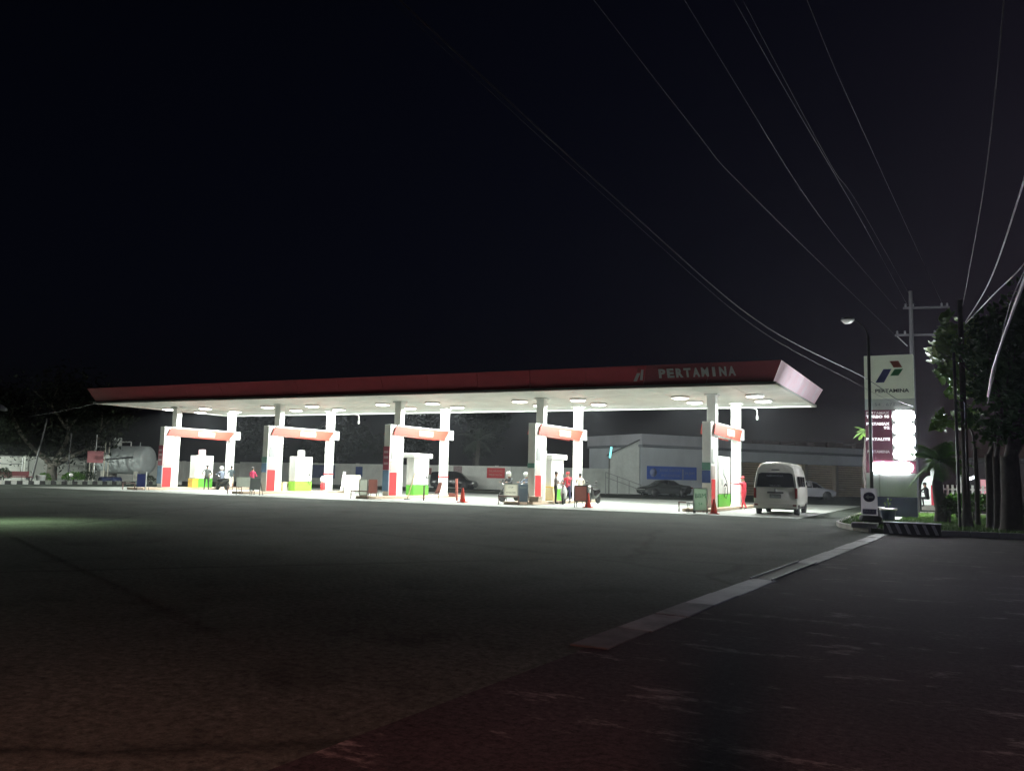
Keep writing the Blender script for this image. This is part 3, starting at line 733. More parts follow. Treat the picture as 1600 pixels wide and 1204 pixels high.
for s in (-.2,.2): MB().tube([(s,.04,0),(s,.04,.4)],.02,6).build('leg',steel,ars)
B(-.265,.265,-.015,.015,.28,1.42).build('board',v_arrow,ars)
MB().lathe([(.19,0),(.19,-.014)],c=(0,-.017,1.08),n=26,axis='y').build('disc',mat('dark_violet_disc',(.04,.03,.09),.5,var=0),ars)
aw=mat('pale_grey_arrow',(.34,.33,.38),.6,var=0)
MB().prism([(-.13,-.034,1.08),(-.02,-.034,.99),(-.02,-.034,1.045),(.13,-.034,1.045),(.13,-.034,1.115),(-.02,-.034,1.115),(-.02,-.034,1.17)],(0,-.006,0)).build('arrow',aw,ars)
B(-.22,.22,-.03,-.017,.42,.62).build('name_plate',mat('plate_violet',(.12,.10,.2),.5,var=0),ars)
text('MASUK',.15,aw,'plate_text',ars,(0,-.034,.52),(R(90),0,0),width=.36,ext=.001)
# buckets
bk=thing('bucket','dark bucket with white rim and a small plant, before the price sign','bucket',(-2.2,33.2,.12))
MB().lathe([(.19,0),(.26,.42),(.27,.44)],n=18).build('body',navy,bk); MB().lathe([(.275,.40),(.29,.42),(.29,.46),(.27,.46)],n=18).build('rim',white,bk)
MB().tube([(0,0,.4),(.02,0,.72)],.012,5).build('stem',leaf_m,bk); sb_=MB(); rn=random.Random(3)
for q in range(14): leaf(sb_,Vector((rn.gauss(0,.06),rn.gauss(0,.06),.7+rn.gauss(0,.06))),.05,rn)
sb_.build('leaves',leaf_l,bk)
bk2=thing('bucket','smaller dark bucket with pale lid behind the planted bucket','bucket',(-2.72,35.2,.12))
MB().lathe([(.2,0),(.25,.4),(.26,.42)],n=18).build('body',dark,bk2); MB().lathe([(.27,.42),(.28,.46),(.01,.47)],n=18).build('lid',lgrey,bk2)
st=B(-2.75,-1.9,33.6,36.2,.12,.2).build('stone_slab',mat('pale_stone',(.5,.5,.48),.7,var=.15),None); tag(st,'flat pale stone slab lying under the two buckets','slab')

ps=thing('price_sign','tall white and maroon price sign tower with glaring lit displays','price sign',(-2.35,37.75,0))
PX=-2.35
def sp_(x0,x1,z0,z1,m,nm,y0=-.25,y1=.25,**k): return B(x0-PX,x1-PX,y0,y1,z0,z1).build(nm,m,ps,**k)
sp_(-3.28,-1.42,.12,.93,navy,'base',-.28,.28,bevel=.02)
sp_(-2.76,-1.44,.94,1.87,sign_low,'lower_panel'); sp_(-3.27,-2.80,.94,1.87,sign_low,'lower_panel')
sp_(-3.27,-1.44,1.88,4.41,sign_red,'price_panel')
sp_(-3.27,-1.44,4.42,4.86,signg,'code_panel')
sp_(-3.27,-1.44,4.87,6.63,signw,'logo_panel',bevel=.015)
for s,yy in ((1,-.252),(-1,.252)):
    def q(x): return (x-PX)*s
    def shp(pts,m,nm): MB().prism([(q(x),yy,z) for x,z in pts],(0,-.012*s,0)).build(nm,m,ps)
    shp([(-2.85,5.52),(-2.54,6.06),(-2.24,6.06),(-2.53,5.52)],print_bl,'logo_blue')
    shp([(-2.31,6.38),(-1.98,6.38),(-1.84,6.11),(-2.16,6.11)],print_rd,'logo_red')
    shp([(-2.13,6.05),(-1.81,6.05),(-1.99,5.78),(-2.30,5.78)],print_gr,'logo_green')
    rot=(R(90),0,0 if s>0 else R(180))
    text('PERTAMINA',.2,print_k,'sign_text',ps,(q(-2.25),yy-.014*s,5.17),rot,width=1.25,ext=.003,bold=.006)
    text('54 . 671 . 08',.17,mat('grey_print',(.2,.22,.23),.6,var=0),'code_text',ps,(q(-2.3),yy-.014*s,4.62),rot,width=1.2,ext=.003)
    for i,(zz,tx,wd,mm) in enumerate([(4.28,'PERTAMAX',.86,lit_text_dim),(4.13,'TURBO 98',.86,lit_text),(3.84,'PERTAMAX',.86,lit_text),(3.68,'92',.22,lit_text),(3.22,'PERTALITE',.88,lit_text),(2.72,'PERTAMINA',.84,lit_text_dim)]):
        xx=-2.80 if tx!='92' else -2.47
        text(tx,.15,mm,'price_label',ps,(q(xx),yy-.014*s,zz),rot,width=wd,ext=.003,bold=.004)
    def pill(x0,x1,z0,z1):
        r=(z1-z0)/2; pts=[]
        for k in range(9): a=R(90-180*k/8); pts.append((x1-r+math.cos(a)*r,z0+r+math.sin(a)*r))
        for k in range(9): a=R(-90-180*k/8); pts.append((x0+r+math.cos(a)*r,z0+r+math.sin(a)*r))
        MB().prism([(q(x),yy-.001*s,z) for x,z in pts],(0,-.012*s,0)).build('price_display',led_m,ps)
    B(-2.27-PX if s>0 else 1.43+PX,-1.44-PX if s>0 else 2.27+PX,yy-.012 if s>0 else yy,yy if s>0 else yy+.012,2.36,4.39).build('display_housing',signg,ps)
    yy+=-.012*s
    for zc in (4.15,3.64,3.13,2.65): pill(-2.24,-1.43,zc-.21,zc+.21)
    pill(-3.08,-1.55,1.90,2.30)

# street lamp standing before the sign
sl=thing('street_lamp','thin dark lamp post with curved arm and pale head before price sign','street lamp',(-2.76,33.6,.12))
MB().tube([(0,0,0),(0,0,6.7)],[.07,.055],10).build('pole',dark,sl)
MB().tube([(0,0,6.7),(-.1,0,6.98),(-.3,-.1,7.2),(-.5,-.2,7.32)],.025,8).build('arm',dark,sl)
MB().lathe([(.001,-.14),(.12,-.12),(.2,-.05),(.24,0)],c=(-.68,-.2,7.3),n=16).build('lamp_bowl',mat('pale_glass_bowl',(.85,.85,.82),.3,var=.1,emit=(.9,.95,.9),estr=.12),sl)
MB().lathe([(.25,0),(.22,.07),(.1,.11),(.01,.12)],c=(-.68,-.2,7.305),n=16).build('lamp_cap',grey,sl)
# utility pole
pole_g=mat('dim_grey_pole',(.12,.12,.13),.7)
up=thing('utility_pole','tall concrete utility pole with two crossarms rising behind the price sign','utility pole',(-1.8,45.9,0.0),R(14))
MB().tube([(0,0,0),(0,0,10.95)],[.17,.09],12).build('pole',pole_g,up)
for zz,a,b in ((10.1,-.35,1.75),(8.75,-.75,1.4)):
    c=B(a,b,-.05,.05,zz-.05,zz+.05).build('crossarm',pole_g,up)
    for x in (a+.1,a+.45,b-.35,b-.1): MB().lathe([(.03,zz+.05),(.06,zz+.1),(.035,zz+.14),(.06,zz+.18),(.02,zz+.22)],c=(x,0,0),n=8).build('insulator',grey,c)
MB().tube([(-.7,0,8.75),(-.2,0,8.2)],.03,6).build('brace',steel,up)

def cable(label,pts,rad,m,sag=0,name='overhead_cable',group='overhead cables',n=None):
    P=[Vector(p) for p in pts]; out=[]
    # Catmull-Rom
    Q=[P[0]*2-P[1]]+P+[P[-1]*2-P[-2]]
    for i in range(1,len(Q)-2):
        for k in range(10):
            t=k/10; a,b,c,d=Q[i-1],Q[i],Q[i+1],Q[i+2]
            out.append(.5*((2*b)+(c-a)*t+(2*a-5*b+4*c-d)*t*t+(3*b-a-3*c+d)*t**3))
    out.append(P[-1])
    o=MB().tube(out,rad,6).build(name,m); tag(o,label,'cable',group); return o
cable('topmost power cable running from crossarm to top of picture',[(-1.95,46.0,10.25),(-2.6,28.8,10.0),(-3.22,16,9.9),(-3.9,4,10.3),(-4.3,-4,10.8)],.0065,wire_m)
cable('power cable running from the left crossarm tip up and left',[(-2.45,46.2,10.15),(-3.45,27.8,9.5),(-3.74,15.6,9.3),(-4.1,4,9.7),(-4.4,-4,10.3)],.0065,wire_m)
cable('lowest of the steep power cables, left of the utility pole',[(-2.6,45.8,8.85),(-4.35,22.3,8.6),(-4.63,16.3,8.6),(-5.1,4,9.2),(-5.4,-4,10)],.0065,wire_m)
cable('rightmost steep power cable from the upper crossarm',[(-.4,46.4,10.25),(-1.74,23,10.0),(-2.14,15.5,10.0),(-2.6,4,10.4),(-2.9,-4,10.9)],.006,wire_m)
cable('faint power cable between the two brighter ones',[(-1.6,46.1,10.25),(-2.4,27.5,9.8),(-2.72,22,9.6),(-3.3,8,9.8),(-3.7,-4,10.6)],.005,wire_d)
wire_b=mat('white_wire_sheath',(.6,.6,.62),.5,var=.1)
cable('bright sagging service cable crossing in front of the price sign',[(-1.5,36.9,4.5),(-2.0,36.6,4.72),(-3.18,36.33,5.62),(-4.92,26.0,6.0),(-5.99,17.4,7.0),(-7.5,4,9),(-8.5,-6,11)],.013,wire_m)
cable('thin cable just under the bright service cable',[(-2.0,36.4,4.55),(-2.6,36.3,4.85),(-3.6,36.0,5.45),(-5.1,26.0,5.9),(-6.1,17.4,6.95),(-7.6,4,9),(-8.6,-6,11)],.005,wire_d)
cable('slack cable from the left edge to the canopy corner',[(-58,26,4.6),(-49.5,30.6,4.3),(-47.5,31.6,4.35),(-49.0,36.5,5.5),(-50.3,37.2,5.62)],.02,wire_m)

# roadside poles and trees, right edge
p1=thing('thin_pole','thin dark upright pole right of the palm','pole',(.03,30.2,.12)); MB().tube([(0,0,0),(-.02,0,5.5)],.045,8).build('shaft',dark,p1)
p2=thing('utility_pole','dark tapered roadside pole with flared foot and hanging cables','utility pole',(0.23,30.4,0.12))
MB().tube([(0,0,0),(0,0,.5),(0,0,1.6),(0,0,7.2)],[.2,.14,.105,.08],10).build('shaft',bark_d,p2)
MB().tube([(.02,-.1,.9),(.03,-.1,3.9)],.02,5).build('conduit',chrome,p2)
cable('loose grey cable curving down to the roadside pole',[(.3,30.3,7.1),(.45,27,7.4),(.75,20,8.2),(.9,12,9.4),(1.0,4,11)],.012,wire_m)
from_pole=[(.3,30.3,6.6)]
cable('bright double cable sweeping down from right edge, left strand',[(.36,30.2,6.55),(.75,22,6.0),(.9,14.5,5.6),(.95,9,5.5),(.9,3,6)],.014,wire_b)
cable('bright double cable sweeping down from right edge, right strand',[(.36,30.2,6.5),(.8,22,5.7),(1.25,16,5.3),(1.7,9,5.6),(2.0,3,6)],.012,wire_b)
cable('thick bundled cable hanging before the dark trees at right edge',[(.82,27.0,3.9),(.86,24,4.3),(.98,18.5,4.6),(1.02,14,4.6),(1.05,10.6,4.7),(1.0,5,5.2)],.03,wire_b)
cable('thin tangled strand beside the thick bundled cable',[(.80,27.0,3.7),(.9,24,4.25),(.95,18.5,4.75),(1.04,14,4.75),(1.03,10.6,4.95),(1.0,5,5.5)],.010,wire_m)
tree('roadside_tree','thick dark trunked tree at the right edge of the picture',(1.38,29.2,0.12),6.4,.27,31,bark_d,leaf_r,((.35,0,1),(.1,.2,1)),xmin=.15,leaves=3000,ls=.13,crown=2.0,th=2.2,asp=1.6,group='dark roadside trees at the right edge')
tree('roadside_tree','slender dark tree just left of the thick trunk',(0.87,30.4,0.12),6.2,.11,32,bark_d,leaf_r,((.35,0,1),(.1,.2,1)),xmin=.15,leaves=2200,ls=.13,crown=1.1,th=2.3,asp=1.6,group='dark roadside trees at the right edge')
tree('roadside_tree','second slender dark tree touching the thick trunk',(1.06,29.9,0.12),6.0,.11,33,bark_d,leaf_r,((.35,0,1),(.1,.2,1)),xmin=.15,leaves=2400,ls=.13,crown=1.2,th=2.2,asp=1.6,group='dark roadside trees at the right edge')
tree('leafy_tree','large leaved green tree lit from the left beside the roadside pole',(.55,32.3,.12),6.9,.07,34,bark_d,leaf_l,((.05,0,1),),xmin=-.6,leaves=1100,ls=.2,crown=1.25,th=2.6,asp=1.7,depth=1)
tree('roadside_tree','dark tree beyond the right edge behind the cables',(2.9,31.5,.12),6.8,.2,35,bark_d,leaf_r,leaves=4500,ls=.14,crown=2.6,th=3.2,asp=1.6,group='dark roadside trees at the right edge')
bush('hedge_shrub','dim low hedge behind the roadside poles',(.5,36.2,.1),1.0,900,leaf_m,1.1,size=.08,seed=51)
bush('hedge_shrub','dim shrub between slender trunks and palm',(-.05,38.8,.1),.8,700,leaf_m,1.0,size=.08,seed=52)
bush('hedge_shrub','dim shrub right of the roadside pole near shop lights',(1.3,38,.1),1.0,800,leaf_d,1.1,size=.08,seed=53)
bush('hedge_shrub','leafy dark shrub hugging the palm foot',(-.28,33.5,.1),.35,400,leaf_d,.9,size=.08,seed=54)

# far right: booth, fence, shop
bo=thing('arched_booth','white arched booth with red right side glowing behind the palm','booth',(-1.4,56.0,0))
pts=[(-.5,0.3)]+[(-.5+.5*(1-math.cos(R(a))),1.25+.75*math.sin(R(a))) for a in range(0,91,15)]+[(.0,.3)]
MB().prism([(x,0,z) for x,z in pts],(0,.8,0)).build('white_side',booth_lit,bo)
MB().prism([(.003,0,.3),(.003,0,1.45),(.35,0,1.45),(.42,0,1.1),(.42,0,.75),(.2,0,.3)],(0,.8,0)).build('red_side',booth_red,bo)
MB().prism([(.003,0,1.453),(.003,0,2.3),(.15,0,2.5),(.3,0,2.3),(.33,0,1.453)],(0,.8,0)).build('white_top',booth_lit,bo)
B(-.5,.42,.05,.75,0,.295).build('plinth',concrete,bo)
fe=thing('picket_fence','pale upright slat fence behind the palm and poles','fence',(-.85,57,0))
for q in range(14): B(q*.26,q*.26+.12,0,.04,.25,1.5).build('picket',white_wall,fe)
for zz in (.5,1.2): B(0,3.6,.045,.09,zz,zz+.08).build('rail',white_wall,fe)
for x in (0.9,2.6): B(x,x+.15,-.06,-.005,0,2.1).build('post',white_wall,fe)
sh=thing('roadside_shop','dark little shop with pink and orange lit openings beyond the trees','shop',(.4,70,0))
B(0,9,0,5,0,3.2).build('wall',mat('dark_shop_wall',(.07,.06,.07),.8),sh); B(-.4,9.4,-1,5.4,3.2,3.45).build('roof',dark,sh)
B(1.05,1.6,-.04,-.003,.35,1.95).build('pink_window',pink_lit,sh); 
for zz in (.85,1.35): B(1.05,1.6,-.07,-.045,zz,zz+.06).build('window_bar',brown_b,sh)
B(3.15,3.55,-.04,-.003,.6,1.9).build('orange_window',orange_lit,sh); B(3.95,4.5,-.04,-.003,.5,1.8).build('orange_window',orange_lit,sh)
tb=thing('tube_light','small white lit tube lamp hanging among the roadside trees','lamp',(.72,57.2,0),R(20)); MB().tube([(-.15,0,1.85),(.22,0,2.0)],.09,8).build('tube',white_lit,tb); MB().tube([(0,.1,0),(0,.1,1.9)],.03,6).build('post',dark,tb)
tb=thing('bulb_light','tiny white bulb above the fence beside the roadside pole','lamp',(.42,57.2,0)); MB().ball((0,0,2.45),.09,8).build('bulb',white_lit,tb); MB().tube([(0,.05,0),(0,.05,2.4)],.03,6).build('post',dark,tb)

# ------------------------------------------------------------------ signs, cones, boxes on the forecourt
def board(label,loc,w,h,z0,m,rz=0,legm=dark,lines=(),tm=print_k,frame=None,back=True,lw=.022,group='notice boards on the forecourt'):
    t=thing('notice_board',label,'notice board',loc,rz,group)
    B(-w/2,w/2,-.015,.015,z0,z0+h).build('panel',m,t)
    if frame:
        for s in (-1,1): B(s*w/2-.02,s*w/2+.02,-.025,.022,z0-.02,z0+h+.02).build('frame_side',frame,t)
        for zz in (z0-.04,z0+h): B(-w/2+.02,w/2-.02,-.024,.02,zz,zz+.04).build('frame_rail',frame,t)
    for s in (-1,1): MB().tube([(s*(w/2-.03),0,0),(s*(w/2-.03),.02,z0+.05)],lw,6).build('leg',legm,t)
    if back:
        for s in (-1,1): MB().tube([(s*(w/2-.03),.5,0),(s*(w/2-.03),.03,z0+h*.8)],lw*.8,6).build('stay',legm,t)
    for tx,sz,zz,wd in lines: text(tx,sz,tm,'lettering',t,(0,-.018,zz),(R(90),0,0),width=wd,ext=.002)
    return t
fq=R(22)
board('dark navy board on legs left of the leftmost pylon',(-46.25,38.0,0.012),.6,.82,.2,v_navy,fq)
pw=thing('thin_post','thin white post beside the navy board','post',(-45.83,38.0,0.012)); MB().tube([(0,0,0),(0,0,1.15)],.035,6).build('shaft',white,pw)
board('wide pale grey board on tall legs before the second island',(-36.34,36.9,0.012),.95,.55,.45,v_lgrey,fq)
board('dark grey board leaning beside the wide pale board',(-35.56,36.95,0.012),.62,.65,.32,v_grey,fq)
board('narrow white board left of the brown board before the third island',(-28.95,38.3,.012),.46,.85,.18,v_lgrey,fq,frame=grey)
board('reddish brown board beside the narrow white board',(-28.47,38.5,0.012),.48,.75,.3,v_brown,fq)
board('white notice with black lines hiding a rider, fourth island',(-20.15,38.9,0.012),.72,.6,.38,v_white,R(12),lines=[('STOP',.11,.84,.26),('MATIKAN MESIN',.1,.58,.5)],frame=lgrey)
board('dark grey notice left of the fourth pylon',(-19.16,38.3,0.012),.5,.88,.15,v_slate,R(12),lines=[('BBM',.12,.85,.32)],tm=lgrey)
board('brown chalk board on white legs right of the fourth island',(-15.9,37.9,.012),.62,.68,.32,v_brown,R(12),frame=dark)
bm=board('grey green board reading BBM before the rightmost pylon',(-9.85,36.75,.012),.58,.9,.14,v_green,R(10),lines=[('BBM',.28,.74,.44),('54',.16,.4,.16)],tm=print_gr,frame=lgrey)
stl=thing('small_stool','small white topped stool left of the BBM board','stool',(-10.3,36.9,.012)); B(-.17,.17,-.17,.17,.42,.46).build('seat',white,stl)
for a,b in ((-.14,-.14),(.14,-.14),(-.14,.14),(.14,.14)): MB().tube([(a,b,0),(a*.9,b*.9,.42)],.015,5).build('leg',dark,stl)
def cone(label,loc,h=.75):
    t=thing('traffic_cone',label,'traffic cone',loc,0,'traffic cones')
    B(-.2,.2,-.2,.2,0,.035).build('base',cone_m,t,bevel=.01)
    MB().lathe([(.155,.03),(.05,h*.93),(.04,h),(.0,h+.002)],n=14).build('cone',cone_m,t)
    MB().lathe([(.118,h*.36),(.087,h*.58)],n=14).build('band',mat('dull_orange_band',(.72,.16,.1),.5,var=.05),t)
cone('orange cone standing alone right of the middle island',(-22.75,38.5,.012),.75)
cone('orange cone at the foot of the brown chalk board',(-15.65,38.2,.012),.7)
cone('orange cone before the rightmost pylon beside the BBM board',(-9.25,36.7,.012),.62)
def cbox(name,label,cat,loc,w,d,h,m,rz=0,lid=None):
    t=thing(name,label,cat,loc,rz); B(-w/2,w/2,-d/2,d/2,0,h).build('body',m,t,bevel=.03)
    B(-w/2-.02,w/2+.02,-d/2-.02,d/2+.02,h+.002,h+.05).build('lid',lid or m,t,bevel=.01); return t
cbox('yellow_box','yellow plastic box left of the leftmost dispenser','box',(-46.59,42.5,0.162),.45,.5,.55,yellow)
cbox('yellow_box','pale yellow box at the right foot of the second front column','box',(-38.19,42.1,.162),.4,.4,.5,cream)
cbox('yellow_bin','large cream yellow bin between fourth pylon and standing man','bin',(-19.41,42.1,0.012),.55,.55,.85,cream,lid=yellow)
cbox('yellow_bin','smaller yellow bin hidden beside the fourth front column','bin',(-20.1,43.1,0.162),.4,.4,.6,yellow)
cbox('crate','tan wooden crate at the nose of the fourth island','crate',(-18.75,38.9,.162),.5,.4,.22,plinthm)
# red stand and posts near third island
t=thing('red_stand','red post with low side bar right of the middle rear column','stand',(-24.6,41.0,.012),R(20)); MB().tube([(0,0,0),(-.04,0,1.2)],.07,8).build('post',mat('salmon_paint',(.66,.2,.16),.6,var=.1),t); B(-.45,-.1,-.05,.05,.2,.4).build('bar',mat('salmon_paint',()),t)
t=thing('sign_stick','slim pale pole leaning right with round base, middle island','pole',(-27.0,39.7,.012)); MB().tube([(0,0,0),(.35,.35,1.9)],.03,6).build('shaft',cream,t); MB().lathe([(.2,0),(.2,.04),(.03,.06)],n=14).build('base',grey,t)
t=thing('sign_stick','short dark red pole before the middle dispenser','pole',(-25.59,39.2,0.012)); MB().tube([(0,0,0),(0,0,.8)],.045,6).build('shaft',brown_b,t)
t=thing('leaning_sign','small reddish slanted sign on a thin leg before the middle rear column','sign',(-25.98,41.3,0.012),R(20)); MB().tube([(0,0,0),(0,0,.5)],.02,6).build('leg',dark,t); MB().prism([(-.22,0,.35),(.06,0,.35),(.2,0,.95),(.02,0,1.0)],(0,.03,0)).build('panel',mat('faded_brick_panel',(.4,.16,.13),.6,var=.15),t)
t=thing('white_post','white leaning post right of the second rear column','post',(-37.71,47.4,0.012)); MB().tube([(0,0,0),(.15,.1,1.45)],.11,10).build('shaft',white,t)
board('pale cream banner stand behind the second rear column',(-36.16,46.6,0.012),1.1,1.1,.15,mat('cream_banner',(.55,.54,.44),.6,var=.2,scale=3),fq,group='pale banner stands')
cbox('cooler_box','rounded white cooler box before the cream banner stand','box',(-35.67,45.7,0.012),.55,.4,.5,white)
t=thing('fire_extinguisher','white and red wheeled extinguisher left of the second rear column','fire extinguisher',(-37.8,45.55,.162)); MB().lathe([(.14,.05),(.15,.1),(.15,.5),(.12,.56)],n=12).build('cylinder',red,t); MB().ball((0,0,.75),.26,12,(.8,.8,1)).build('cover',white,t)
# cctv / hanging brackets on back edge of canopy
for lab,x in (('small white hanging bracket lamp at rear canopy edge, centre',-38.1),('small white hanging bracket lamp at rear canopy edge, right end',-10.1)):
    t=thing('bracket_lamp',lab,'lamp',(x,49.4,5.55)); MB().tube([(-.5,-.2,.05),(0,0,0),(.12,0,-.12),(.12,0,-.4)],.03,6).build('arm',white,t); MB().lathe([(.05,-.4),(.07,-.5),(.07,-.62),(.03,-.66)],c=(.12,0,0),n=10).build('head',white,t)

# ------------------------------------------------------------------ people
FR={}
def skin_mesh(J,E,rad,root):
    me=bpy.data.meshes.new('tmp'); names=list(J); idx={n:i for i,n in enumerate(names)}
    me.from_pydata([J[n] for n in names],[(idx[a],idx[b]) for a,b in E],[]); o=bpy.data.objects.new('tmp',me); COL.objects.link(o)
    o.modifiers.new('s','SKIN'); ss=o.modifiers.new('u','SUBSURF'); ss.levels=1; ss.render_levels=1
    sv=me.skin_vertices[0].data
    for n in names:
        r=rad[n]; sv[idx[n]].radius=(r,r) if not isinstance(r,tuple) else r; sv[idx[n]].use_root=(n==root)
    dg=bpy.context.evaluated_depsgraph_get(); m2=bpy.data.meshes.new_from_object(o.evaluated_get(dg)); bpy.data.objects.remove(o); return m2
def person(label,loc,rz,top,bottom,pose='stand',hat=None,sleeve=True,shorts=False,scale=1.0,arm='down',hathold=None,shoes=None,sk=skin,group=None):
    """local frame: +y is forward"""
    t=thing('person',label,'person',loc,rz,group or 'people at the station'); t.scale=(scale,)*3
    J={};rad={}
    if pose=='stand': hip=Vector((0,0,.90)); lean=0.03; 
    elif pose=='walk': hip=Vector((0,0,.88)); lean=.08
    elif pose=='lean': hip=Vector((0,-.03,.90)); lean=.38
    else: hip=Vector((0,0,.80)); lean=.18
    up=Vector((0,math.sin(lean),math.cos(lean)))
    J['hip']=hip; rad['hip']=(.15,.115); J['waist']=hip+up*.17; rad['waist']=(.135,.105); J['chest']=hip+up*.38; rad['chest']=(.155,.12)
    J['neck']=hip+up*.54; rad['neck']=.06; 
    hu=Vector((0,math.sin(lean*1.5),math.cos(lean*1.5)))
    J['head']=J['neck']+hu*.10; rad['head']=.08; J['crown']=J['neck']+hu*.21; rad['crown']=.085
    E=[('hip','waist'),('waist','chest'),('chest','neck'),('neck','head'),('head','crown')]
    for s,sd_ in ((-1,'L'),(1,'R')):
        sh_=J['chest']+up*.08+Vector((s*.19,0,0)); J['sh'+sd_]=sh_; rad['sh'+sd_]=.058
        if pose=='ride': el=sh_+Vector((s*.06,.17,-.20)); ha=el+Vector((0,.22,.02))
        elif arm=='down': el=sh_+Vector((s*.05,-.02,-.28)); ha=el+Vector((s*.0,.06,-.24))
        elif arm=='hips': el=sh_+Vector((s*.13,-.08,-.24)); ha=el+Vector((-s*.13,.12,-.16))
        elif arm=='front': el=sh_+Vector((s*.05,.08,-.26)); ha=el+Vector((-s*.08,.20,.02))
        elif arm=='reach':
            if s<0: el=sh_+Vector((-.10,.22,-.06)); ha=el+Vector((-.06,.24,.05))
            else: el=sh_+Vector((.04,.03,-.27)); ha=el+Vector((-.02,.17,-.14))
        J['el'+sd_]=el; rad['el'+sd_]=.042; J['wr'+sd_]=ha; rad['wr'+sd_]=.028; fd=(ha-el).normalized(); J['ha'+sd_]=ha+fd*.07; rad['ha'+sd_]=(.036,.022)
        E+=[('chest','sh'+sd_),('sh'+sd_,'el'+sd_),('el'+sd_,'wr'+sd_),('wr'+sd_,'ha'+sd_)]
        hp=hip+Vector((s*.10,0,-.06)); J['th'+sd_]=hp; rad['th'+sd_]=.095
        if pose=='ride': kn=hip+Vector((s*.17,.38,-.06)); an_=kn+Vector((0,-.06,-.42)); 
        elif pose=='walk':
            kn=hip+Vector((s*.1,.12 if s>0 else -.03,-.45)); an_=kn+Vector((0,.10 if s>0 else -.20,-.37))
        else: kn=hip+Vector((s*.12,.015,-.42)); an_=kn+Vector((s*.02,-.02,-.40))
        if pose not in('ride',): an_.z=.085
        J['kn'+sd_]=kn; rad['kn'+sd_]=.06; J['an'+sd_]=an_; rad['an'+sd_]=.042; J['to'+sd_]=an_+Vector((s*.02,.16,-.045)); rad['to'+sd_]=(.04,.03)
        E+=[('hip','th'+sd_),('th'+sd_,'kn'+sd_),('kn'+sd_,'an'+sd_),('an'+sd_,'to'+sd_)]
    me=skin_mesh(J,E,rad,'hip')
    ms=[sk,top,bottom,shoes or rubber]
    for q in ms: me.materials.append(q)
    segs=[(a,b) for a,b in E]
    def mi(a,b):
        n=b[:2]
        if b in('head','crown'): return 0
        if b in('neck','chest','waist') or n=='sh': return 1
        if n=='el': return 1
        if n=='wr': return 1 if sleeve else 0
        if n=='ha': return 0
        if n in('th','kn'): return 2
        if n=='an': return 0 if shorts else 2
        return 3
    for p in me.polygons:
        c=p.center; best=None
        for a,b in segs:
            A,Bv=J[a],J[b]; d=Bv-A; tt=max(0,min(1,(c-A).dot(d)/d.length_squared)); ds=(c-(A+d*tt)).length
            if best is None or ds<best[0]: best=(ds,mi(a,b))
        p.material_index=best[1]; p.use_smooth=True
    o=bpy.data.objects.new('body',me); COL.objects.link(o); o.parent=t
    # fingers, face
    fb=MB()
    for sd_,s in (('L',-1),('R',1)):
        ha=J['ha'+sd_]; d=(J['ha'+sd_]-J['wr'+sd_]).normalized(); x=d.cross(Vector((0,0,1)) if abs(d.z)<.8 else Vector((0,1,0))).normalized()
        for k,l in enumerate((.062,.075,.07,.055)):
            b0=ha+x*(k-1.5)*.019; c1=Vector((0,0,-.02)) if abs(d.z)<.8 else Vector((0,.015,0))
            fb.tube([b0,b0+d*l*.55+c1*.4,b0+d*l+c1*1.4],[.009,.008,.006],5)
        fb.tube([ha-d*.03+x*.03,ha+x*.06,ha+x*.065+d*.03],[.01,.009,.006],5)
    fb.build('fingers',sk,t)
    hc=J['crown'].lerp(J['head'],.45); fw=Vector((0,math.cos(lean*1.5),-math.sin(lean*1.5)))
    fc=MB(); fc.tube([hc+fw*.08+hu*.015,hc+fw*.108-hu*.02,hc+fw*.085-hu*.03],[.01,.016,.01],6); fc.build('nose',sk,t)
    ey=MB()
    for s in(-1,1): ey.ball(tuple(hc+fw*.083+hu*.02+Vector((s*.033,0,0))),.010,6)
    ey.tube([hc+fw*.086-hu*.055+Vector((-.022,0,0)),hc+fw*.086-hu*.055+Vector((.022,0,0))],.006,5); ey.build('eyes_and_mouth',hairm,t)
    if hat=='helmet' or (hat and hat!='cap' and hat!='hair'):
        hm=hathold or white
        hb=MB(); prof=[(.105,-.10),(.135,-.02),(.14,.06),(.115,.13),(.06,.165),(.001,.175)]
        hb.lathe(prof,n=16); hb.build('helmet',hm,t,tuple(hc),rot=(-lean*1.2,0,0))
    elif hat=='cap':
        hb=MB(); hb.lathe([(.099,.01),(.097,.06),(.06,.105),(.001,.115)],n=14); hb.box(-.06,.06,.06,.17,.01,.025); hb.build('cap',hathold or red,t,tuple(hc),rot=(-lean*1.2,0,0))
    else:
        hb=MB(); hb.lathe([(.094,.0),(.098,.05),(.065,.103),(.001,.115)],c=(0,-.012,0),n=14); hb.ball((0,-.045,.0),.075,10,(1.05,.8,1)); hb.build('hair',hairm,t,tuple(hc),rot=(-lean*1.2,0,0))
    return t
cl=lambda n,c: mat(n,c,.8,var=.2,scale=8)
att=cl('red_uniform_cloth',(.58,.035,.06)); blk=cl('dark_green_black_cloth',(.022,.032,.02)); wshort=cl('cream_shorts_cloth',(.62,.58,.45)); dshirt=cl('dark_navy_shirt',(.03,.045,.05))
pinkc=cl('magenta_shirt',(.65,.05,.14)); greyc=cl('grey_brown_shirt',(.16,.14,.13)); bluec=cl('blue_grey_jacket',(.13,.15,.2)); blkc=cl('black_trousers',(.015,.015,.017)); navc=cl('navy_trousers',(.03,.03,.09)); whc=cl('pale_shirt',(.55,.5,.42))
person('man in dark clothes with hands on hips facing the leftmost dispenser',(-45.74,42.9,0.012),R(40),cl('charcoal_shirt',(.07,.08,.075)),blk,arm='hips',sleeve=False,scale=1.0)
